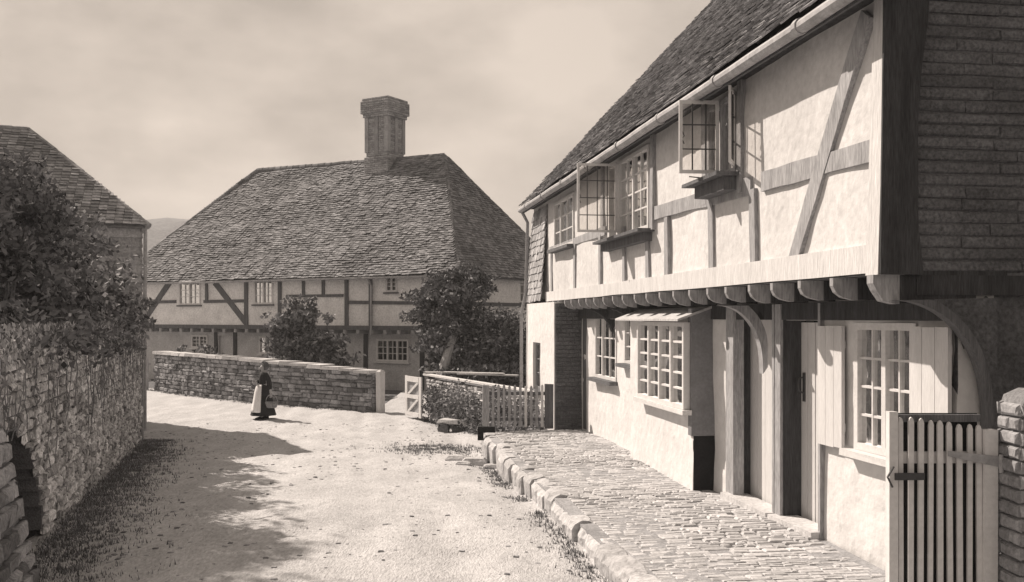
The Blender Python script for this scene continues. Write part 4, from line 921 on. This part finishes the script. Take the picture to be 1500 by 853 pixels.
# ================================================================== WOMAN
wx, wy = at(387, 25.0), 25.0; wz = road_z(wx, wy)
per = thing('person', 'woman in a dark dress and long pale apron and bonnet walking in the road', 'person', (wx, wy, wz))
fx, fy = -.8, -.6; lx, ly = .6, -.8
def P3(f, l, z): return (wx + fx * f + lx * l, wy + fy * f + ly * l, wz + z * .88)
def skin_mesh(name, joints, edges, m, parent, lv=2):
    me = bpy.data.meshes.new(name + '_src'); base = Vector(joints[0][0]); me.from_pydata([tuple(Vector(j[0]) - base) for j in joints], edges, [])
    o = bpy.data.objects.new(name + '_src', me); COL.objects.link(o); md = o.modifiers.new('s', 'SKIN'); 
    for i, j in enumerate(joints): me.skin_vertices[0].data[i].radius = (j[1], j[2] if len(j) > 2 else j[1])
    me.skin_vertices[0].data[0].use_root = True
    o.modifiers.new('d', 'SUBSURF').levels = lv; o.modifiers['d'].render_levels = lv
    dg = bpy.context.evaluated_depsgraph_get(); e = o.evaluated_get(dg); nm = bpy.data.meshes.new_from_object(e); bpy.data.objects.remove(o)
    nm.name = name; nm.materials.clear(); nm.materials.append(M[m]); nm.polygons.foreach_set('use_smooth', [True] * len(nm.polygons))
    ob = bpy.data.objects.new(name, nm); COL.objects.link(ob); b2 = Vector(parent.location) if parent else Vector((0, 0, 0)); ob.location = base - b2; ob.parent = parent
    return ob
J = [(P3(0, 0, .86), .13), (P3(0, 0, 1.05), .11), (P3(0, 0, 1.22), .125), (P3(.0, 0, 1.33), .09), (P3(.01, 0, 1.38), .045), (P3(.03, 0, 1.47), .085), (P3(.03, 0, 1.56), .078),
     (P3(0, .15, 1.29), .055), (P3(-.05, .25, 1.03), .042), (P3(-.02, .35, .82), .032), (P3(-.02, .38, .74), .03),
     (P3(0, -.15, 1.29), .055), (P3(.0, -.22, 1.06), .042), (P3(.2, -.08, 1.08), .034), (P3(.25, .02, 1.09), .03),
     (P3(.05, .09, .45), .06), (P3(.1, .09, .08), .04), (P3(.2, .09, .035), .035),
     (P3(-.04, -.09, .45), .06), (P3(-.1, -.09, .09), .04), (P3(.0, -.09, .035), .035)]
Ed = [(0, 1), (1, 2), (2, 3), (3, 4), (4, 5), (5, 6), (2, 7), (7, 8), (8, 9), (9, 10), (2, 11), (11, 12), (12, 13), (13, 14), (0, 15), (15, 16), (16, 17), (0, 18), (18, 19), (19, 20)]
skin_mesh('body', J, Ed, 'skin', per)
# bodice with sleeves over the torso
J2 = [(P3(0, 0, .9), .14), (P3(0, 0, 1.05), .125), (P3(0, 0, 1.22), .145), (P3(0, 0, 1.33), .10), (P3(0, .155, 1.29), .068), (P3(-.05, .25, 1.03), .055), (P3(-.02, .34, .84), .042),
      (P3(0, -.155, 1.29), .068), (P3(0, -.225, 1.06), .055), (P3(.17, -.1, 1.08), .046)]
skin_mesh('dress_bodice', J2, [(0, 1), (1, 2), (2, 3), (2, 4), (4, 5), (5, 6), (2, 7), (7, 8), (8, 9)], 'dress', per)
mb = MB(); n = 40; prof = [(.125, 1.0), (.17, .93), (.2, .8), (.235, .55), (.275, .3), (.31, .15), (.32, .12)]
vs = []
for r, z in prof:
    for k in range(n):
        a = 2 * math.pi * k / n; rr_ = r * (1 + .05 * math.sin(a * 9) * (1 - z)); vs.append(P3(rr_ * math.cos(a) * 1.0 + .02, rr_ * math.sin(a) * .95, z))
mb.add(vs, [(i * n + k, i * n + (k + 1) % n, (i + 1) * n + (k + 1) % n, (i + 1) * n + k) for i in range(len(prof) - 1) for k in range(n)]); link('skirt', mb, 'dress', per, smooth=True)
mb = MB(); vs = []; m_ = 16; pr2 = [(.14, 1.0), (.185, .93), (.215, .8), (.25, .55), (.288, .3), (.305, .22)]
for r, z in pr2:
    for k in range(m_ + 1):
        a = R(-95 + 150 * k / m_); rr_ = r * (1 + .04 * math.sin(a * 11) * (1 - z)); vs.append(P3(rr_ * math.cos(a) + .025, rr_ * math.sin(a) * .96, z))
mb.add(vs, [(i * (m_ + 1) + k, i * (m_ + 1) + k + 1, (i + 1) * (m_ + 1) + k + 1, (i + 1) * (m_ + 1) + k) for i in range(len(pr2) - 1) for k in range(m_)])
ap = link('apron', mb, 'apron', per, smooth=True); md = ap.modifiers.new('thick', 'SOLIDIFY'); md.thickness = .008
# face and hair and bonnet
hc = P3(.03, 0, 1.495)
mb = MB(); n = 16; vs = []
for i in range(9):
    ph = math.pi * i / 8
    for k in range(n):
        a = 2 * math.pi * k / n; f = math.cos(a) * math.sin(ph); l = math.sin(a) * math.sin(ph); z = math.cos(ph)
        vs.append(P3(.005 + f * .13 - (.062 if f > .45 else 0), l * .118, 1.53 + z * .14))
mb.add(vs, [(i * n + k, i * n + (k + 1) % n, (i + 1) * n + (k + 1) % n, (i + 1) * n + k) for i in range(8) for k in range(n)]); link('bonnet', mb, 'bonnet', per, smooth=True)
mb = MB(); mb.tube([P3(.10, 0, 1.49), P3(.128, 0, 1.465), P3(.105, 0, 1.455)], [.008, .014, .01], 8); link('nose', mb, 'skin', per)
for sgn in (-1, 1): mb = MB(); q = P3(.105, .03 * sgn, 1.49); mb.lathe(q, [(.001, -.007), (.009, 0), (.001, .007)], 8); link('eye', mb, 'iron', per)
mb = MB(); mb.tube([P3(.1, -.02, 1.425), P3(.108, 0, 1.422), P3(.1, .02, 1.425)], .006, 6); link('mouth', mb, 'dress', per)
# hands: palm, four fingers, thumb
def hand(base, fwd, side, up_, s=1):
    b = Vector(base); f = Vector(fwd).normalized(); sd2 = Vector(side).normalized(); u = Vector(up_).normalized(); mb = MB()
    mb.tube([b, b + f * .04, b + f * .08], [.02 * s, .034 * s, .03 * s], 8)
    for i in range(4):
        o2 = b + f * .075 + sd2 * (-.024 + .016 * i); L = (.05, .062, .066, .055)[i]
        mb.tube([o2, o2 + f * L * .4 - u * .012, o2 + f * L * .6 - u * .035, o2 + f * L * .45 - u * .055], [.009, .008, .0075, .006], 6)
    o2 = b + f * .03 + sd2 * .028; mb.tube([o2, o2 + sd2 * .02 + f * .025 - u * .015, o2 + sd2 * .015 + f * .05 - u * .03], [.011, .01, .008], 6)
    link('hand', mb, 'skin', per, smooth=True)
hand(P3(-.02, .385, .77), (0, 0, -1), (fx, fy, 0), (lx, ly, 0)); hand(P3(.2, -.06, 1.08), (fx * .5 + lx * .5, fy * .5 + ly * .5, 0), (0, 0, 1), (-fx, -fy, 0))
for sgn, fo in ((1, .16), (-1, -.04)):
    mb = MB(); mb.tube([P3(fo - .11, .09 * sgn, .05), P3(fo, .09 * sgn, .045), P3(fo + .11, .09 * sgn, .03)], [.04, .048, .03], 8); link('boot', mb, 'dress', per)
# basket
bkx = P3(-.02, .42, .36)
bsk = thing('basket', 'wicker basket with a tall handle carried at the woman\'s side', 'basket', bkx)
mb = MB(); n = 18; pr3 = [(.01, 0), (.08, 0), (.11, .06), (.12, .14), (.126, .155), (.112, .15), (.1, .06), (.01, .02)]
mb.lathe(bkx, pr3, n, 1.25, .95)
for i in range(9): mb.tube([(bkx[0] + 1.25 * r_ * math.cos(a), bkx[1] + .95 * r_ * math.sin(a), bkx[2] + .015 + i * .015) for a, r_ in ((2 * math.pi * k / 16, .092 + .0042 * i + .005 * (k % 2)) for k in range(17))], .007, 5)
link('weave', mb, 'wicker', bsk)
mb = MB(); mb.tube([(bkx[0] + .145 * math.cos(a), bkx[1], bkx[2] + .15 + .19 * math.sin(a)) for a in np.linspace(0, math.pi, 14)], .01, 7); link('handle', mb, 'wicker', bsk)
# ================================================================== GRASS, STONES
def tufts(name, pts, hmin, hmax, mname='grass'):
    V = MB()
    for (x, y, z) in pts:
        for k in range(5):
            h = random.uniform(hmin, hmax); a = random.uniform(0, 6.28); bx, by = x + random.gauss(0, .03), y + random.gauss(0, .03); w2 = h * .09 + .003
            tx, ty = bx + math.cos(a) * h * .5, by + math.sin(a) * h * .5
            V.add([(bx - w2 * math.sin(a), by + w2 * math.cos(a), z), (bx + w2 * math.sin(a), by - w2 * math.cos(a), z), (tx, ty, z + h)], [(0, 1, 2)])
    return tag(link(name, V, mname), None, None, None, 'stuff')
pts = []
for i in range(5200):
    y = random.uniform(6.5, 20.4); d = abs(random.gauss(0, .4)); x = wall_x(y) + .08 + d; pts.append((x, y, road_z(x, y) - .01))
o = tufts('verge_grass', pts, .015, .06); o['label'] = 'scruffy grass and weeds along the foot of the left wall'; o['category'] = 'grass'
pts = []
for i in range(900):
    t = random.uniform(4.4, 16.8); s = PK - .1 - abs(random.gauss(0, .12))
    if nz(t * .9, 3) < -.15: continue
    p = C(t, s, 0); pts.append((p[0], p[1], road_z(p[0], p[1]) - .01))
for i in range(700):
    x, y = random.gauss(-1.35, .5), random.gauss(18.6, .5); 
    pts.append((x, y, road_z(x, y) - .01))
for i in range(700):
    a = random.uniform(0, IL); p = IF_(a, .15 + abs(random.gauss(0, .15)), 0); pts.append((p[0], p[1], road_z(p[0], p[1]) - .01))
for i in range(700):
    a = random.uniform(0, GL); p = GF(a, .1 + abs(random.gauss(0, .12)), 0); pts.append((p[0], p[1], road_z(p[0], p[1]) - .01))
o = tufts('kerb_grass', pts, .02, .06); o['label'] = 'weeds growing in the gutter along the kerb and garden walls'; o['category'] = 'grass'
V = MB()
for i in range(5200):
    y = random.uniform(7.5, 24); x = random.uniform(wall_x(y), (2.2 - y * NY) / NX)
    s = x * NX + y * NY; dens = .35 + .65 * math.exp(-((s - 1.95) / .3) ** 2) + .5 * math.exp(-((x - wall_x(y)) / 1.2) ** 2)
    if random.random() > dens or nz(x * .7, y * .4, 9) < -.2: continue
    r = random.choice((.006, .008, .008, .011, .011, .02)); z = road_z(x, y)
    V.stone(lambda a, b, c: (x + a, y + c, z + b), -r * 1.3, r * 1.3, -r, r, -.004, r * .7, r * .25)
o = link('gravel', V, 'gravel'); tag(o, 'loose stones scattered over the dirt road', 'gravel', None, 'stuff')

# ------------------------------------------------------------------ air
bm = bmesh.new(); bmesh.ops.create_cube(bm, size=1); bmesh.ops.transform(bm, verts=bm.verts, matrix=Matrix.Translation((0, 715, 11.5)) @ Matrix.Diagonal((1820, 1590, 33, 1)))
me = bpy.data.meshes.new('haze'); bm.to_mesh(me); bm.free(); hz = bpy.data.objects.new('haze', me); COL.objects.link(hz); tag(hz, 'thin summer haze in the air over the village street', 'haze', None, 'stuff')
hm = bpy.data.materials.new('haze'); hm.use_nodes = True; t_ = hm.node_tree; t_.nodes.clear(); v_ = N(t_, 'ShaderNodeVolumePrincipled'); v_.inputs['Color'].default_value = (.95, .95, .95, 1); v_.inputs['Density'].default_value = .0009
o_ = N(t_, 'ShaderNodeOutputMaterial'); t_.links.new(v_.outputs[0], o_.inputs['Volume']); me.materials.append(hm)
